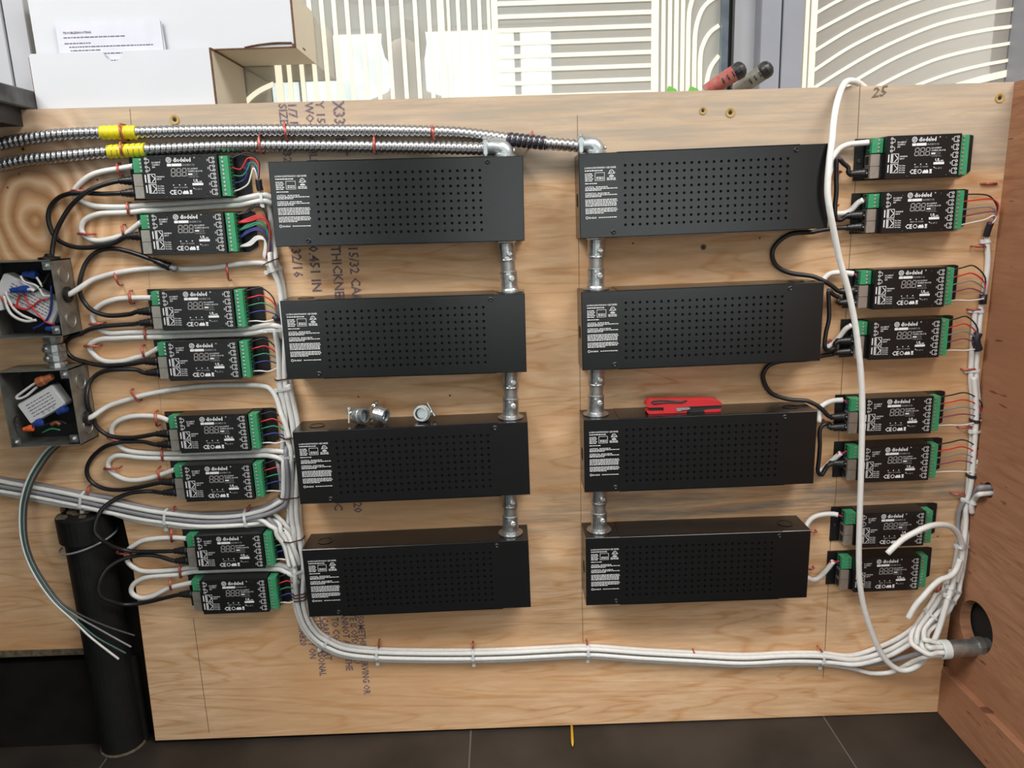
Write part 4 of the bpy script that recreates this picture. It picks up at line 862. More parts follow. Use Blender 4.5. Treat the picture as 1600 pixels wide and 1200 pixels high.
patch([(225,690),(202,688.5,.010),(185.6,690,.009),(162,699,.008),(142,717.5,.007),(135.7,737.7,.007),(145,754.6,.007),(169,764.7,.008),(202.5,764.7,.010)], (jack('L5',1), jack('L6',0)), 'black patch lead looping between the fifth and sixth decoders '+LO)
patch([(240,768),(225,767.7,.012),(204,770,.012),(184.5,777.5,.014),(168,788,.020),(157.5,798.5,.026),(150,815,.034),(149,832,.038),(161,845,.036),(178,855,.024),(197,860,.014),(221,862,.012)], (jack('L6',1), jack('L7',0)), 'black patch lead passing over the waste pipe between the sixth and seventh decoders')
patch([(249,869.4),(228,867,.011),(206.7,869.4,.011),(185,876.5,.016),(168,888,.024),(158.5,902,.032),(154,919,.036),(159,933,.036),(175.5,940,.028),(192.5,944.5,.016),(213.7,943,.009),(238,939,.010)], (jack('L7',1), jack('L8',0)), 'black patch lead passing over the waste pipe between the seventh and last decoders')
RO = 'beside the fir side panel'
patch([(1325,262,.014),(1316,255,.014),(1309,248,.014),(1304,251,.012),(1305,275,.012),(1306,300,.014),(1303,325,.014),(1304,341,.012),(1314,343,.013)], (jack('R1',1), jack('R2',0)), 'black patch lead between the first and second decoders '+RO)
patch([(1302,356),(1290,357,.010),(1264.5,359,.008),(1234,364.6,.007),(1212,382.5,.006),(1206.7,399,.006),(1213.6,415.5,.006),(1234,426.5,.008),(1270,433,.012),(1297.5,446,.014)], (jack('R2',1), jack('R3',0)), 'black patch lead curling above the driver box over the red knife box')
patch([(1312,466,.014),(1302,460,.014),(1295,453,.014),(1295,470.5,.014),(1295,498,.015),(1289,520,.016),(1285,539,.016),(1290,546,.014),(1302,543,.013)], (jack('R3',1), jack('R4',0)), 'black patch lead between the third and fourth decoders '+RO)
patch([(1303,553),(1284,556,.010),(1260,562,.008),(1225,564,.007),(1204,569.5,.006),(1194,580.5,.006),(1193,594,.006),(1204,613.5,.007),(1229,624,.010),(1256,628,.013),(1278,636,.015)], (jack('R4',1), jack('R5',0)), 'black patch lead curling down past the red knife')
patch([(1297.5,662.5),(1288,663,.014),(1281,672,.016),(1281,695,.018),(1279,717,.018),(1276,735,.016),(1281,741,.014),(1288,731,.013)], (jack('R5',1), jack('R6',0)), 'black patch lead between the fifth and sixth decoders '+RO)
# power leads of the right column with their split red and blue wires
wl_ = [[(1358,222.5,.016),(1343,224,.012),(1326.7,226,.009),(1315,231,.008),(1306.7,240,.008),(1302,249,.010),(1299,265,.010),(1292,280,.012)],
 [(1349,312.5,.016),(1340,317.5,.013),(1330,328,.010),(1320,333,.009),(1306.7,334,.009),(1292,332,.010)],
 [(1334,428,.016),(1323,426.7,.012),(1310,426,.009),(1296.7,428,.008),(1288,436,.009),(1283,450,.012),(1278,462,.014)],
 [(1331,508,.016),(1321.7,514,.013),(1313,525,.010),(1303,536.7,.009),(1293,543,.012),(1285,541.7,.014),(1274,536,.016)],
 [(1317.5,625,.016),(1303,626,.011),(1291.7,630,.010),(1283,636.7,.012),(1281,647,.012),(1279,660,.014)],
 [(1314,707.5,.016),(1306.7,714,.013),(1295,725,.010),(1285,734,.010),(1274,741,.012)],
 [(1309.7,804.5,.016),(1300,803,.012),(1285,804,.010),(1271.5,808,.010),(1262.5,816.5,.010),(1256,830,.012),(1250,845,.014)],
 [(1302,877,.016),(1295.5,885.5,.013),(1286.5,896,.010),(1277.5,904,.009),(1270,906,.010),(1264,904,.012),(1252,898,.014)]]
for i, P in enumerate(wl_):
    k = 'R%d' % (i+1)
    cable(P, .0041, 'cable_white', 'white power lead bending into the %s decoder %s' % (ORD[i], RO), 'white power leads', hold='11')
    a = pt(*P[0])
    for j, (m, nm) in enumerate((('wire_red','red'),('wire_blue','blue'))):
        e = inp(k, 1+j); cable([a+Vector((-.006,0,-.001*j)), a+Vector((.001,-.001,-.001*j)), a.lerp(e,.5)+Vector((0,-.002,0)), e+Vector((.002,0,0))], .0011, m, 'short %s wire entering the %s decoder %s' % (nm, ORD[i], RO), name='lead_wire', cat='wire', n=3, sides=6)
# output wires --------------------------------------------------------------------
def wire(P, m, label, r=.0011, grp=None): return cable(P, r, m, label, grp, .014, 'output_wire', 'wire', 4, 6)
CN = (('wire_black','black'),('wire_red','red'),('wire_green','green'),('wire_blue','blue'),('wire_white','white'))
man = {'L1': [[(373,248),(380,242),(389,241),(398.7,246.7),(405,256),(405,270),(404.5,281)], [(365,266,.022),(374.7,267),(381,260),(386.7,250),(397,250.7),(404,261),(404,281)],
              [(368,279,.022),(378,277),(386,268),(391,257),(398,258),(403,268),(403.5,281)], [(368,288.7,.022),(378.7,285),(385,277),(385,262.7),(391,256),(398.7,260),(403,281)], [(368,300.7,.022),(377,297),(388,289),(393,273),(396,265),(401,273),(403,282)]],
       'L2': [[(373,338.7,.022),(385,332),(392,326),(400,321),(410.7,328),(416,338),(418,360),(416,402)], [(374,353,.022),(386.7,344),(402.7,338.7),(413,341),(418.7,354.7),(419,373),(415.5,402)], [(375,362.7,.022),(389,352),(401,348),(412,353),(417,362.7),(418,380),(416,402)],
              [(376.7,373,.022),(390.7,358.7),(405,358.7),(416,368),(420,384),(415,403)], [(377,388,.022),(389,381),(400,372),(410.7,373),(414,384),(411,404)]],
       'R2': [[(1510.5,308,.022),(1535,306),(1549,311),(1558,325),(1556,335),(1549,350)], [(1508,318.6,.022),(1531.5,314),(1549,313.4),(1559.5,321),(1558,335),(1549,350)], [(1509,330,.022),(1535,325.6),(1549,326.5),(1556,333.5),(1549,350)], [(1507,339.6,.022),(1526,336),(1551,332.6),(1556,338),(1548,351)], [(1503.5,352.8,.022),(1526,348.4),(1540,345),(1552.5,338.8),(1556,344),(1547,354)]]}
pr = {'L3': [(433,497)]*5, 'L4': [(436,571)]*5, 'L5': [(448,686)]*5, 'L6': [(453,770)]*5, 'L7': [(459,860)]*5, 'L8': [(465,930)]*5,
      'R3': [(1536,466)]*5, 'R4': [(1524,545)]*5, 'R5': [(1531,655)]*5, 'R6': [(1529,742)]*5}
for k in ('L1','L2','L3','L4','L5','L6','L7','L8','R2','R3','R4','R5','R6'):
    n = int(k[1])-1; who = 'from the %s decoder %s' % (ORD[n], LO if k[0] == 'L' else RO)
    for i, (m, nm) in enumerate(CN):
        if k[0] == 'R' and i == 2: m, nm = 'wire_grey', 'grey'
        if k[0] == 'R' and i == 3: m, nm = 'wire_purple', 'purple'
        S = outp(k, i)
        if k in man:
            P = [S] + man[k][i][1:]
            reps = {'L2': 3}.get(k, 1) if i else 2 if k == 'L2' else 1
            for q in range(reps):
                wire([p if isinstance(p, Vector) else (p[0]+q*1.3, p[1]+(q-1)*2.2, (p[2] if len(p) > 2 else .014)+.001*q) for p in P], m, '%s output wire %s' % (nm, who), .0013 if k == 'L2' else .0011, '%s wires of the second decoder' % nm if reps > 1 else None)
        else:
            ex, ey = pr[k][i]; E = pt(ex, ey, .010)
            sg = 1 if k[0] == 'R' else .6
            mid = Vector((S.x + (E.x-S.x)*.62, S.y+.001, S.z + (.006 if i < 4 else .001)*sg - (0 if i < 4 else .002)))
            late = Vector((S.x + (E.x-S.x)*.97, -.013, S.z + (E.z-S.z)*(.30 if i < 4 else .55)))
            wire([S, S.lerp(mid, .5)+Vector((0,-.001,.001)), mid, late, E], m, '%s output wire %s' % (nm, who))

# dangling cut wires
dw = [(92,683,.030),(80,698,.030),(64,722,.028),(50,746,.028),(41,770,.030),(36,797,.030),(37,838,.032),(47,875,.034),(67.5,912,.038),(91,942,.042)]
for i, (tail, m, lab) in enumerate((([(115,969,.046),(142,996,.05),(185.6,1030,.05)], 'wire_white', 'white'), ([(118,968,.046),(150,995,.05),(197,1021,.05)], 'wire_teal', 'green'), ([(122,964,.046),(160,986,.05),(205,1011,.05)], 'wire_grey', 'grey'), ([(128,962,.046),(168,979,.05),(210,993,.05)], 'wire_dark', 'dark'))):
    cable([(x+(i-1.5)*3.3, y+(i-1.5)*1.2, d) for k, (x, y, d) in enumerate(dw)] + tail, .0015 if i else .0018, m, '%s wire dangling from the lower junction box to a cut end at the pipe' % lab, None, name='loose_wire', cat='wire', sides=6, hold='00')

# lay the cables side by side: push centre lines apart until the sheaths only touch ------
import numpy as np
from mathutils.kdtree import KDTree
def even(S, step):
    L = [0.0]
    for a, b in zip(S, S[1:]): L.append(L[-1] + (b-a).length)
    n = max(3, int(round(L[-1]/step))); x = np.linspace(0, L[-1], n+1); A = np.array([tuple(s) for s in S])
    return np.stack([np.interp(x, L, A[:, k]) for k in range(3)], 1), x
SOLID = []                                     # x0, x1, y0 (front), z0, z1 of things the cables go round
for k, (x, z, a) in BOXES.items(): SOLID.append((x-.001, x+BW+.001, -BD, z-BH-.001, z+.001+max(0, a)*BW))
for k, v in DEC.items():
    for u0, u1, w in ((0,.172,.0025),(.013,.031,.0245),(.031,.137,.033),(.137,.1525,.029)): SOLID.append((v.x+u0, v.x+u1, -w, v.z-.0295, v.z+.0295))
SOLID += [(-.748,-.6435,-.050,.1335,.2435), (-.749,-.6445,-.050,-.0305,.0855)]
def relax():
    C = [c for c in CABLES]; X, ID, RR, HOLD, IN = [], [], [], [], []
    for ci, (o, S, r, sd, hold) in enumerate(C):
        A, x = even(S, .003); h = np.ones(len(A)); ex = np.ones(len(A))
        for e, dist in ((0, x), (1, x[-1]-x)):
            if hold[e] == '1': h = np.minimum(h, np.clip((dist-.007)/.014, 0, 1)); ex = np.minimum(ex, (dist > .030)*1.0)
        X.append(A); ID += [ci]*len(A); RR += [r]*len(A); HOLD.append(h); IN.append(ex)
    n = [len(a) for a in X]; st = np.cumsum([0]+n); P0 = np.concatenate(X); ID = np.array(ID); RR = np.array(RR); HOLD = np.concatenate(HOLD)[:, None]; IN = np.concatenate(IN) > 0
    D = np.zeros_like(P0); on = P0[:, 1] < -RR*.5; own = np.arange(len(P0))
    inner = np.ones(len(P0), bool); inner[st[:-1]] = False; inner[st[1:]-1] = False; inn = own[inner]
    for it in range(150):
        P = P0 + D
        if it % 6 == 0:
            kd = KDTree(len(P))
            for i, q in enumerate(P): kd.insert(q, i)
            kd.balance(); I, J = [], []
            for i in range(len(P)):
                for co, j, d in kd.find_range(P[i], RR[i]+.0047+.004):
                    if j > i and ID[i] != ID[j]: I.append(i); J.append(j)
            I = np.array(I); J = np.array(J)
        V = P[J]-P[I]; d = np.linalg.norm(V, axis=1); need = RR[I]+RR[J]+.00005-d; k = need > 0
        M = np.zeros_like(P); cnt = np.zeros(len(P))
        if k.any():
            v = V[k]; dd = d[k]; v[dd < 1e-5] = (0, -1, 0); dd = np.maximum(dd, 1e-5); s = v/dd[:, None]*(need[k]*.5)[:, None]
            hi, hj = HOLD[I[k]][:, 0], HOLD[J[k]][:, 0]; tot = np.maximum(hi+hj, 1e-6); 
            np.add.at(M, I[k], -s*(2*hi/tot)[:, None]); np.add.at(M, J[k], s*(2*hj/tot)[:, None]); np.add.at(cnt, I[k], 1); np.add.at(cnt, J[k], 1)
        M /= np.maximum(cnt, 1)[:, None]*.8+.2
        D += M*HOLD*.9
        if it < 140: D[inn] = D[inn]*.6 + (D[inn-1]+D[inn+1])*.2
        D *= np.where(HOLD > 0, 1, 0)
        P = P0 + D
        for x0, x1, y0, z0, z1 in SOLID:
            r = RR; q = IN & (P[:, 0] > x0-r) & (P[:, 0] < x1+r) & (P[:, 2] > z0-r) & (P[:, 2] < z1+r) & (P[:, 1] > y0-r)
            for i in own[q]:
                p = P[i]; ch = [(p[0]-x0+r[i], 0, -1), (x1+r[i]-p[0], 0, 1), (p[2]-z0+r[i], 2, -1), (z1+r[i]-p[2], 2, 1), (p[1]-y0+r[i], 1, -1)]
                a, ax, sg = min(ch); D[i, ax] += a*sg*.5*HOLD[i, 0]
        P = P0 + D; low = on & (P[:, 1] > -RR-.0002); D[low, 1] -= (P[low, 1]+RR[low]+.0002)
        px, py = P[:, 0]+.692, P[:, 1]-.006; rad = np.hypot(px, py); top = FZ+H+.033; rp = np.where(P[:, 2] > FZ+H-.016, .0415, .0345)
        q = (rad < rp+RR) & (P[:, 2] < top+RR) & on
        up = q & (P[:, 2] > top-.012); q = q & ~up
        D[up, 2] += (top+RR[up]-P[up, 2])*.5
        if q.any(): D[q, 1] -= (rp[q]+RR[q]-rad[q])*.7
    P = P0 + D
    for ci, c in enumerate(C): c[1] = [Vector(q) for q in P[st[ci]:st[ci+1]]]
    return P, ID, RR
CP, CID, CR = relax()
for o, S, r, sd, hold in CABLES:
    mb = MB().tube(S, r, sd); me = o.data; ms = list(me.materials); me.from_pydata(mb.v, [], mb.f); me.polygons.foreach_set('use_smooth', mb.sm); me.update()

# ties, tape and staples ---------------------------------------------------------
def band(px, py, ang, hw, top, m, name, label, cat, group, w=.0042, head=True, low=.0008):
    """strap closed round a bundle; ang = direction of the bundle in the photo (degrees, 0 = right, 90 = down)"""
    c = pt(px, py, 0); a = math.radians(ang); t = Vector((math.cos(a),0,-math.sin(a))); s = Vector((math.sin(a),0,math.cos(a)))
    O = Vector((c.x, 0, c.z)); pts = []; lim = hw*.00098 + .005; best = {}
    for q, ci, r in zip(CP, CID, CR):
        v = Vector(q) - pt(px, py, -q[1]); v.y = 0
        if abs(v.dot(t)) < .0016 and abs(v.dot(s)) < lim and -q[1] < top + .022 and CABLES[ci][0].name.split('.')[0] in ('white_cable', 'grey_cable', 'bundle_cable', 'branch_cable'):
            w3_ = Vector(q) - O; b_ = abs(v.dot(t))
            if ci not in best or b_ < best[ci][0]: best[ci] = (b_, w3_.dot(s), -q[1], r, w3_.dot(t))
    tm = sum(b_[4] for b_ in best.values())/max(1, len(best)); O = O + t*tm
    for b_, u, d, r, tt in best.values(): pts += [(u + (r+.0002)*math.cos(2*math.pi*k/14), max(.0001, d + (r+.0002)*math.sin(2*math.pi*k/14))) for k in range(14)]
    pts = sorted(set(pts)); cr = lambda a, b, e: (b[0]-a[0])*(e[1]-a[1]) - (b[1]-a[1])*(e[0]-a[0]); hull = []
    for seq in (pts, pts[::-1]):
        h_ = []
        for q in seq:
            while len(h_) > 1 and cr(h_[-2], h_[-1], q) <= 0: h_.pop()
            h_.append(q)
        hull += h_[:-1]
    n = len(hull); cu, cd = sum(q[0] for q in hull)/n, sum(q[1] for q in hull)/n; V = []; mb = MB()
    for u, d in hull:
        l = math.hypot(u-cu, d-cd) or 1; e = .0011 if w > .002 else .0015
        for tw, rr in ((-w/2, 0), (w/2, 0), (w/2, e), (-w/2, e)): V.append(O + s*(u+(u-cu)/l*rr) + Vector((0, -max(.0001, d+(d-cd)/l*rr), 0)) + t*tw)
    Fc = []
    for k in range(n):
        o, p = k*4, (k+1) % n*4
        for e in range(4): Fc.append((o+e, o+(e+1)%4, p+(e+1)%4, p+e))
    mb.add(V, Fc); o = tag(obj(name, mb, m), label, cat, group)
    if head:
        u, d = min(hull); e = .0032; h = O + s*(u-.0026) + Vector((0, -max(d, e), 0))
        obj('tie_head', MB().box((h.x-e, h.y-e*.8, h.z-e), (h.x+e, h.y+e*.8, h.z+e), .001), m, o)
    return o
T1, T2, T3 = 'white cable ties on the left trunk', 'white cable ties on the bottom trunk', 'white cable ties beside the side panel'
for px, py, an, hw, tp in ((129,784,14,17,.013),(260,809,10,18,.013),(385,811,-3,18,.013)): band(px, py, an, hw, tp, 'tie_white', 'cable_tie', 'white cable tie round the bundle above the waste pipe', 'cable tie', 'white cable ties above the waste pipe')
for px, py, an, hw, tp in ((409,308,0,11,.018),(427,423,75,12,.016),(439,514,85,13,.016),(447,606,75,14,.017),(455,712,85,14,.017),(465,890,80,13,.016),(508,1004,40,14,.014)): band(px, py, an, hw, tp, 'tie_white', 'cable_tie', 'white cable tie on the trunk between the decoders and the driver boxes', 'cable tie', T1)
for px, py, an, hw, tp in ((589,1023,3,13,.014),(740,1024,0,13,.014),(919,1019,0,13,.014),(1284,1029,3,13,.014)): band(px, py, an, hw, tp, 'tie_white', 'cable_tie', 'white cable tie round the trunk along the bottom of the board', 'cable tie', T2)
for px, py, an, hw, tp in ((1543,376,88,6,.010),(1532,487,95,8,.011),(1526,578,90,9,.012),(1528,672,90,11,.014),(1518,782,98,14,.017),(1506,851,105,15,.018),(1490,918,120,16,.030),(1479,931,130,16,.030),(1457,962,130,14,.026)): band(px, py, an, hw, tp, 'tie_white', 'cable_tie', 'white cable tie round the bundle beside the fir side panel', 'cable tie', T3)
for px, py, an, hw, tp in ((414,413,70,14,.017),(441,591,84,14,.017),(452,683,88,13,.019),(458,776,95,14,.018),(460,842,88,14,.017),(468,925,86,13,.016),(468.3,930,86,13,.016),(469,935,86,13,.016)): band(px, py, an, hw, tp, 'string_brown', 'lacing_cord', 'dark brown lacing cord wound round the trunk beside the driver boxes', 'cord', 'brown lacing cords', .0016, False)
for P, r, lab in (([(1548,348,.013),(1544,358,.010),(1541,369,.007)], .0048, 'dark heat shrink where the wires of the second right decoder join'), ([(1537,460,.008),(1535,475,.008)], .0056, 'black heat shrink by the third decoder beside the side panel'),
                  ([(1529,520,.012),(1525,532,.012),(1529,547,.012)], .0062, 'dark heat shrink by the fourth decoder beside the side panel'), ([(404,280,.015),(405,290,.014),(407,298,.013)], .0046, 'dark heat shrink joining the wires of the first decoder'), ([(429,494,.012),(434,502,.010)], .0046, 'dark heat shrink joining the wires of the third decoder'), ([(447,768,.010),(453,778,.012)], .0040, 'blue grey heat shrink joining the wires of the sixth decoder')):
    tag(obj('heat_shrink', MB().tube(path(P), r, 10), 'tape_black'), lab, 'sleeve')
for py, lab in ((657, 'fifth'), (742, 'sixth')): band(1526, py, 92, 12, .014, 'tape_black', 'black_tie', 'black tie round the side bundle near the %s decoder' % lab, 'cable tie', None, .005, False)
def staple(xa, ya, xb, yb, h, label, group):
    A0, B0 = pt(xa, ya, 0), pt(xb, yb, 0)
    # keep the crown over the pixels, legs straight into the wood
    A, B = pt(xa, ya, h), pt(xb, yb, h); e = (B-A).normalized()*.002; y = Vector((0,1,0))
    P = [A+y*(h+.003), A+y*.0025, A+y*.0006+e*.35, A+e, B-e, B+y*.0006-e*.35, B+y*.0025, B+y*(h+.003)]
    o = tag(obj('staple', MB().tube(P, .0013, 6), 'staple_red'), label, 'staple', group)
    obj('sleeve', MB().tube([A+e*1.1, B-e*1.1], .0019, 8), 'staple_red', o)
def staples(L, h, label, group):
    for q in L: staple(*q, h, label, group)
staples([(186,193,191,217),(444,193,447,217),(675,196,678,219),(832,205,826,231)], .0195, 'red staple straddling the upper flexible metal conduit', 'staples on the upper conduit')
staples([(187,222,190,243),(404,213,406,238),(584,214,585,239)], .0195, 'red staple straddling the lower flexible metal conduit', 'staples on the lower conduit')
staples([(182,255,186,274),(109,298,133,298),(198,316,201,337),(120,365,143,366),(190,351,193,370),(178,427,186,446),(201,455,204,475),(138,507,159,505),(225,512,227,531),(130,541,153,541),(221,541,225,559),(203,610,216,628),(242,644,245,667),(166,684,186,689),(252,702,254,721),(161,733,185,732),(246,733,250,752),(354,413,357,438),(267,827,268,848),(280,882,282,904),(265,905,267,923),(181,864,203,867)], .0115, 'red staple pinning a white power loop to the plywood', 'staples on the white power loops')
staples([(138,760,137,775),(270,794,271,802),(388,792,388,800)], .008, 'red staple behind the bundle above the waste pipe', 'staples behind the left bundle')
staples([(592,1003,592,1013),(739,1006,739,1014),(917,1004,919,1012),(1084,1018,1086,1025),(1280,1013,1286,1020)], .008, 'red staple behind the trunk along the bottom of the board', 'staples behind the bottom trunk')
staples([(1522,385,1541,385),(1516,484,1533,484),(1506,578,1525,577),(1500,669,1519,667),(1489,772,1509,774),(1469,915,1463,926)], .008, 'red staple holding the bundle beside the fir side panel', 'staples beside the side panel')
staples([(1534,287,1559,287)], .003, 'bare red staple in the wood with no cable under it', None)
staples([(1306,267,1316,269),(1304,322,1312,320),(1291,534,1300,532),(1277,656,1289,657),(1266,830,1277,831),(1263,890,1273,888)], .008, 'small red staple beside a driver box at the white power leads', 'staples at the power leads')

# ================================================================== steel junction boxes
def jbox(x1, z0, z1, label, dep=.050, w=.104):
    t = thing('junction_box', label, 'junction box', (x1, 0, z0)); h = z1-z0; s = .0016
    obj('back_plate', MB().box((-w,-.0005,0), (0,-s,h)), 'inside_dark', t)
    for nm, a, b in (('side_wall', (-s,-.0005,0), (0,-dep,h)), ('side_wall', (-w,-.0005,0), (-w+s,-dep,h)), ('top_wall', (-w,-.0005,h-s), (0,-dep,h)), ('bottom_wall', (-w,-.0005,0), (0,-dep,s))): obj(nm, MB().box(a, b), 'galv', t)
    for zz in (h*.80, h*.20): obj('knockout', MB().lathe([(.0125,.0001),(.0123,.0013),(.0113,.0013),(.0108,.0002),(0,.0002)], (0,-dep*.5,zz), (1,-dep*.5,zz), 22), 'galv_tube', t)
    g = obj('grommet', MB().lathe([(.0115,0),(.0115,.0035),(.0085,.005),(.0055,.005),(.0045,.001),(0,.001)], (0,-dep*.5,h*(.53 if h < .112 else .30)), (1,-dep*.5,h*(.53 if h < .112 else .30)), 20), 'rubber_black', t)
    for u, v in ((-.008, h-.008), (-w+.008, .008), (-.010, .010)):
        e = obj('screw_ear', MB().box((u-.006,-dep+.0005,v-.006), (u+.006,-dep+.002,v+.006), .001), 'zinc', t)
        obj('ear_screw', MB().lathe([(.0036,0),(.0034,.002),(.001,.0028),(0,.0022)], (u,-dep+.0004,v), (u,-1,v), 12), 'screw_steel', e)
    return t
XJ = -.6435
jbox(XJ, .1335, .2435, 'open steel junction box with a blue wire nut and red wires'); jbox(XJ-.001, -.0305, .0855, 'open steel junction box with a pale driver and an orange wire nut')
def module(cx, cy, ang, L, Hh, label):
    c = pt(cx, cy, .026); t = thing('small_driver', label, 'driver', c, math.radians(ang))
    b = obj('case', MB().box((-L/2,-.010,-Hh/2), (L/2,.010,Hh/2), .003), 'driver_white', t); x = MB(); rr = random.Random(int(cx))
    for i in range(5):
        u = -L*.32; z = Hh*.24-i*Hh*.13
        while u < L*.34:
            l = .002+rr.random()*.006; x.rect(u, z, min(u+l, L*.36), z+.0013, -.0103); u += l+.0013
    for i, u in enumerate((-.004,.006,.014)): x.ring(u, -Hh*.34, .0018, -.0103, .0006, 8)
    obj('case_print', x, 'ink', b)
module(50, 466, 33, .090, .036, 'white driver module tilted behind the red wires in the upper junction box')
module(70, 630, -27, .064, .036, 'white driver module tilted in the lower junction box')
def nut(px, py, d, ang, m, label, L=.020, r=.0055):
    c = pt(px, py, d); dv = Vector((math.cos(math.radians(ang)), 0, -math.sin(math.radians(ang))))
    tag(obj('wire_nut', MB().lathe([(0,0),(r*.6,0),(r*.7,.002),(r*.8,L*.5),(r,L*.6),(r,L),(r*.6,L+.0005),(0,L*.9)], c, c+dv, 10), m), label, 'wire nut')
nut(17, 454, .043, -3, 'nut_blue', 'blue wire nut lying on the white module of the upper junction box', .024)
nut(36, 428, .028, 5, 'nut_blue', 'dark blue wire nut at the top of the upper junction box', .020, .006)
nut(72, 514, .036, 0, 'nut_blue', 'blue wire nut at the bottom of the upper junction box', .018, .005)
nut(82, 588, .040, 160, 'nut_tan', 'brown wire nut above the module of the lower junction box', .024, .0075)
nut(37, 671, .042, -8, 'nut_orange', 'orange wire nut in the lower junction box', .014, .005)
nut(52, 664, .040, -20, 'nut_blue', 'blue wire nut beside the orange one in the lower junction box', .013, .006)
nut(90, 645, .034, -25, 'nut_blue', 'dark blue wire nut under the pale module in the lower junction box', .016, .006)
def jw(P, m, label, r=.0013): cable([(x, y, .040) if len(q) == 0 else (x, y, q[0]) for x, y, *q in P], r, m, label, None, .04, 'box_wire', 'wire', 5, 6)
jw([(-14,448),(6,470),(22,478),(40,484),(52,478),(62,470),(76,467)], 'wire_red', 'red wire looping right across the upper junction box')
jw([(37,459),(42,470),(50,480),(62,494),(74,504),(86,507,.035)], 'wire_red', 'red wire falling from the blue nut in the upper junction box')
jw([(31,460),(27,474),(30,480),(40,483)], 'wire_red', 'short red wire hooking below the blue nut in the upper junction box')
jw([(6,462),(14,486),(26,497),(42,502),(56,500)], 'wire_white', 'white wire curving along the lower left of the upper junction box', .0022)
jw([(8,456),(20,480),(34,492),(50,499)], 'wire_white', 'white wire above the other curved one in the upper junction box', .0020)
jw([(32,431),(38,440),(54,445),(62,452),(68,462),(79,462)], 'wire_white', 'white wire from the dark blue nut in the upper junction box', .0016)
jw([(57,433),(62,441),(66,448)], 'wire_white', 'short white wire near the ear screw of the upper junction box', .0016)
jw([(43,455),(54,456),(62,450),(70,440),(76,428)], 'wire_black', 'black wire from the blue nut rising in the upper junction box')
jw([(80,446),(80,480),(74,498),(64,508),(52,513)], 'wire_blue', 'dark blue wire down the right of the upper junction box', .0016)
jw([(41,454),(48,452),(54,455)], 'wire_white', 'pale wire entering the blue nut in the upper junction box', .0026)
tag(obj('splice_connector', MB().box(tuple(pt(-6,466,.046)), tuple(pt(9,484,.034)), .001), 'driver_white'), 'pale splice connector at the left of the upper junction box', 'connector')
jw([(70,592),(56,598),(36,612),(26,620),(30,623),(42,618),(58,604)], 'wire_white', 'white wire loop above the module in the lower junction box', .0020)
jw([(38,672),(26,664),(23,654),(30,648)], 'wire_black', 'black wire behind the orange nut in the lower junction box')
jw([(58,670),(76,662),(92,658),(104,662)], 'wire_black', 'black wire along the bottom of the lower junction box')
jw([(66,676),(80,670),(94,672)], 'wire_green', 'green wire at the bottom of the lower junction box')
jw([(80,664),(88,660),(94,664)], 'wire_brown', 'brown wire stub at the bottom of the lower junction box', .003)
# coupling between the two boxes and the bushing on top
t = thing('conduit_coupling', 'zinc compression coupling joining the two steel junction boxes', 'conduit', (XJ-.030, -.027, .0858)); L = .1335-.0858
obj('coupling_body', MB().lathe([(.010,0),(.0145,.0002),(.0140,.004),(.0120,.007),(.0125,.009),(.0148,.010),(.0148,.019),(.0138,.020),(.0138,.0225),(.0148,.0235),(.0148,.034),(.012,.036),(.0135,.041),(.0145,L-.0002),(.010,L)], (0,0,0), (0,0,1), 12), 'zinc', t)
for k, z in enumerate((.0145, .0285)): obj('coupling_screw', MB().lathe([(.0042,0),(.004,.0032),(0,.0038)], (-.006,-.0128,z), (-.4,-1,z), 10), 'screw_steel', t)
c = pt(77, 405, .025); tag(obj('cable_bushing', MB().lathe([(.0145,0),(.0145,.003),(.007,.004),(.0040,.008),(.0040,.001)], (c.x, -.025, .2437), (c.x, -.025, 1), 20), 'rubber_black'), 'black bushing on top of the upper junction box', 'bushing')
t = thing('conduit_stub', 'galvanised conduit stub with a white bushing coming out of the side panel hole', 'conduit', STUB)
Lc = .742 - STUB.x
obj('tube', MB().lathe([(.0130,.03),(.0130,0),(.0138,0),(.0138,Lc+.02)], (0,0,0), (1,0,.03), 24), 'galv_tube', t)
obj('bushing', MB().lathe([(.0128,.004),(.0128,-.001),(.0144,-.001),(.0152,.001),(.0152,.012),(.0139,.013)], (0,0,0), (1,0,.03), 24), 'tie_white', t)
obj('bore', MB().lathe([(.0130,.028),(0,.028)], (0,0,0), (1,0,.03), 16), 'inside_dark', t)
obj('locknut', MB().lathe([(.0138,Lc-.006),(.0168,Lc-.006),(.0168,Lc+.004),(.0138,Lc+.004)], (0,0,0), (1,0,.03), 10), 'galv', t)

# loose cable clamps on the driver box
def clamp(px, py, axis, spin, label):
    z = BOXES['L3'][1] + .004*.2 + .0008; c = pt(px, py, .034); t = thing('cable_clamp', label, 'clamp', (c.x, -.034, z)); ax = Vector(axis).normalized(); o = Vector((0,0,.0128)) - ax*.008
    obj('ring', MB().lathe([(.0085,.016),(.0112,.016),(.0112,.008),(.0125,.008),(.0125,.0045),(.0110,.0045),(.0110,-.002),(.0080,-.002),(.0075,.010),(0,.010)], o, o+ax, 18), 'cast_zinc', t)
    s = ax.cross(Vector((0,0,1))).normalized(); u = s.cross(ax); q = math.radians(spin); s2 = s*math.cos(q)+u*math.sin(q); u2 = u*math.cos(q)-s*math.sin(q)
    obj('saddle', MB().tube([o-ax*.006 - s2*.012 + u2*.002, o-ax*.006 - s2*.006+u2*.0065, o-ax*.006+s2*.006+u2*.0065, o-ax*.006+s2*.012+u2*.002], .0028, 6), 'cast_zinc', t)
    for sg in (-1, 1):
        b = o-ax*.006 + s2*.0115*sg
        obj('clamp_screw', MB().lathe([(.0016,-.011),(.0016,.009),(.0034,.009),(.0032,.0125),(0,.013)], b, b+u2, 9), 'screw_steel', t)
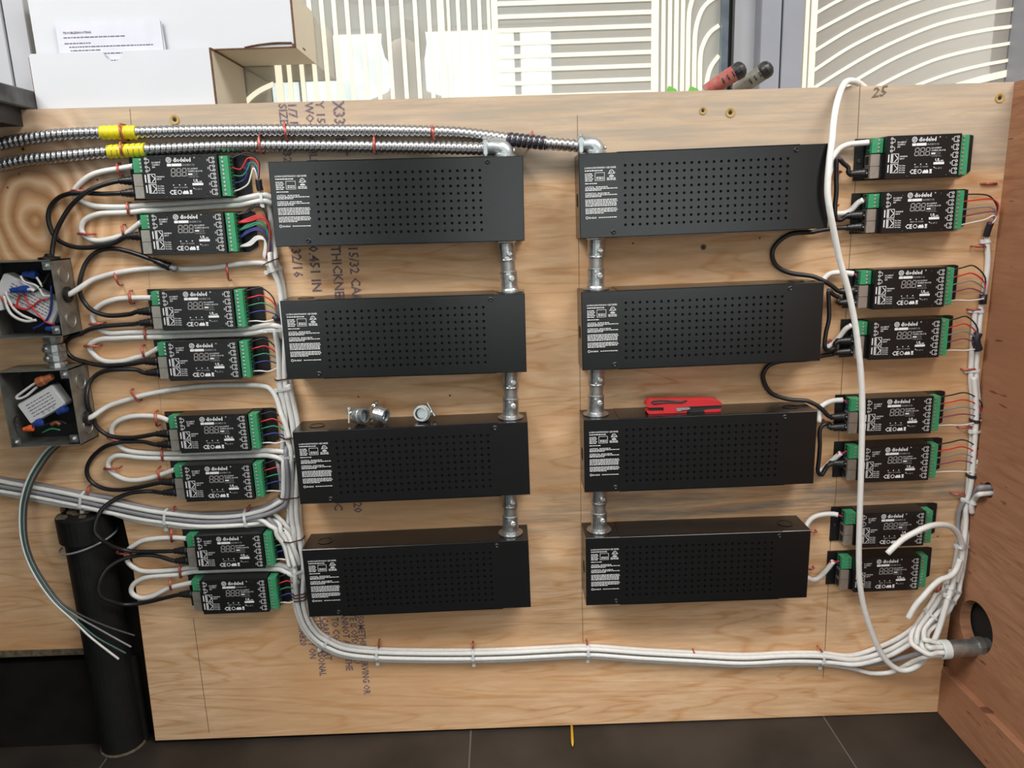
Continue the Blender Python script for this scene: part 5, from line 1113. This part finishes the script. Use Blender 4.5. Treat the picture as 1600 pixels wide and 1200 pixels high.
clamp(564, 645, (.75,-.45,.12), 15, 'loose zinc cable clamp standing on edge on the driver box, screws spread wide')
clamp(596, 648, (.8,-.35,-.15), 70, 'loose zinc cable clamp tilted against its neighbour on the driver box')
clamp(659, 640, (-.15,-.95,.2), 150, 'single loose zinc cable clamp facing forward on the driver box')
# red utility knife on its box
zk = BOXES['R3'][1] + .0010; a = pt(1008, 634, .034); b = pt(1125, 630, .034)
t = thing('utility_knife', 'red folding utility knife lying on top of a driver box', 'knife', (a.x, -.034, zk), 0); LK = b.x-a.x
S_ = LK/1335; f = lambda L: [((x-85)*S_, (470-y)*S_*.86) for x, y in L]
obj('handle', MB().prism(f([(85,300),(140,345),(390,345),(390,470),(130,470),(95,440),(160,430)][2:3]+[(390,450),(395,468),(800,468),(815,420),(620,420),(615,345),(830,340),(1420,335),(1415,290),(1370,245),(1200,215),(800,210),(160,190),(110,225),(85,300),(130,330),(380,335)])[::-1], -.010, .012), 'red_plastic', t)
obj('lower_rail', MB().prism(f([(95,420),(130,470),(395,470),(395,415),(150,410)]), -.0095, .0115), 'red_plastic', t)
obj('lower_rail', MB().prism(f([(1100,440),(1130,475),(1390,470),(1420,420),(1180,425)]), -.0095, .0115), 'red_plastic', t)
obj('spine', MB().prism(f([(150,345),(150,430),(395,430),(395,345)]), -.006, .009), 'knife_black', t)
obj('blade_holder', MB().prism(f([(620,345),(620,425),(820,425),(830,470),(1130,472),(1180,430),(1410,425),(1420,345)]), -.008, .010), 'knife_black', t)
obj('release_lever', MB().prism(f([(605,385),(630,425),(690,425),(700,405),(830,400),(860,375),(830,350),(620,350)]), -.0115, -.007), 'screw_steel', t)
obj('belt_clip', MB().tube(smooth([Vector((x_, -.0105, z_+.0003)) for x_, z_ in f([(250,262),(190,240),(200,200),(380,190),(650,225),(700,235),(790,205),(760,225),(690,250),(500,235),(230,250)])], 4), .0011, 6), 'knife_black', t)

# ================================================================== the photographer, seen only as a reflection in the glass
def skin(name, V, E, R, m, parent=None, sub=2):
    me = bpy.data.meshes.new(name); me.from_pydata(V, E, []); me.update(); o = bpy.data.objects.new(name, me); COL.objects.link(o)
    me.skin_vertices.new() if hasattr(me.skin_vertices, 'new') and not me.skin_vertices else None
    md = o.modifiers.new('skin', 'SKIN'); md.use_smooth_shade = True; md.branch_smoothing = .6
    sv = me.skin_vertices[0].data
    for i, r in enumerate(R): sv[i].radius = r if isinstance(r, tuple) else (r, r)
    sv[0].use_root = True
    s = o.modifiers.new('sub', 'SUBSURF'); s.levels = s.render_levels = sub
    me.materials.append(MAT[m])
    if parent: o.parent = parent
    return o
def chain(V, E, R, start, pts):
    k = start
    for p, r in pts: V.append(p); R.append(r); E.append((k, len(V)-1)); k = len(V)-1
    return k
V, E, R = [(0,0,.90)], [], [(.14,.10)]
nk = chain(V, E, R, 0, [((0,.01,1.05),(.135,.095)), ((0,.0,1.22),(.15,.105)), ((0,.0,1.33),(.12,.08)), ((0,.015,1.39),(.055,.055)), ((0,.03,1.45),(.070,.085)), ((0,.035,1.53),(.078,.098)), ((0,.03,1.59),(.055,.07))])
for s in (-1, 1):
    k = chain(V, E, R, 3, [((s*.17,0,1.31),.055), ((s*.22,-.02,1.08),.045), ((s*.21,.12,.90),.036), ((s*.20,.19,.84),.026), ((s*.20,.23,.81),(.034,.016))])
    for j, (dx, L) in enumerate(((-.026,.060),(-.009,.072),(.009,.068),(.025,.052))): chain(V, E, R, k, [((s*.20+dx,.265,.795),.009), ((s*.20+dx,.265+L*.35,.77),.008), ((s*.20+dx,.265+L*.45,.795-L),.007)])
    chain(V, E, R, k, [((s*.20-s*.035,.235,.815),.010), ((s*.20-s*.05,.265,.80),.009)])
    chain(V, E, R, 0, [((s*.09,0,.80),.085), ((s*.10,.01,.46),.055), ((s*.10,-.01,.12),.040), ((s*.10,-.02,.05),.038), ((s*.11,.09,.028),(.040,.026)), ((s*.11,.15,.022),(.034,.020))])
person = skin('person', V, E, R, 'skin'); person.location = (-.367, -1.80, FZ + .004)
tag(person, 'person in dark clothes standing back from the board, reflected in the glass', 'person')
V2, E2, R2 = [(0,0,.86)], [], [(.16,.12)]
chain(V2, E2, R2, 0, [((0,.01,1.05),(.155,.115)), ((0,0,1.22),(.165,.12)), ((0,0,1.335),(.135,.095)), ((0,.012,1.375),(.068,.066))])
for s in (-1, 1): chain(V2, E2, R2, 3, [((s*.175,0,1.305),.068), ((s*.222,-.02,1.08),.058), ((s*.212,.12,.905),.048), ((s*.205,.165,.865),.042)])
skin('jumper', V2, E2, R2, 'cloth_grey', person)
V3, E3, R3 = [(0,0,.90)], [], [(.150,.112)]
for s in (-1, 1): chain(V3, E3, R3, 0, [((s*.092,0,.79),.096), ((s*.10,.01,.46),.070), ((s*.10,-.01,.10),.060)])
skin('trousers', V3, E3, R3, 'plinth_black', person)
hb = MB().lathe([(.050,-.06),(.082,-.02),(.092,.03),(.088,.07),(.062,.105),(.03,.12),(0,.123)], (0,.015,1.53), (0,.015,3), 18)
obj('hair', hb, 'hair_dark', person)
for s in (-1, 1): obj('shoe', MB().box((s*.11-.048,-.075,-.003), (s*.11+.048,.20,.06), .02), 'rubber_black', person)
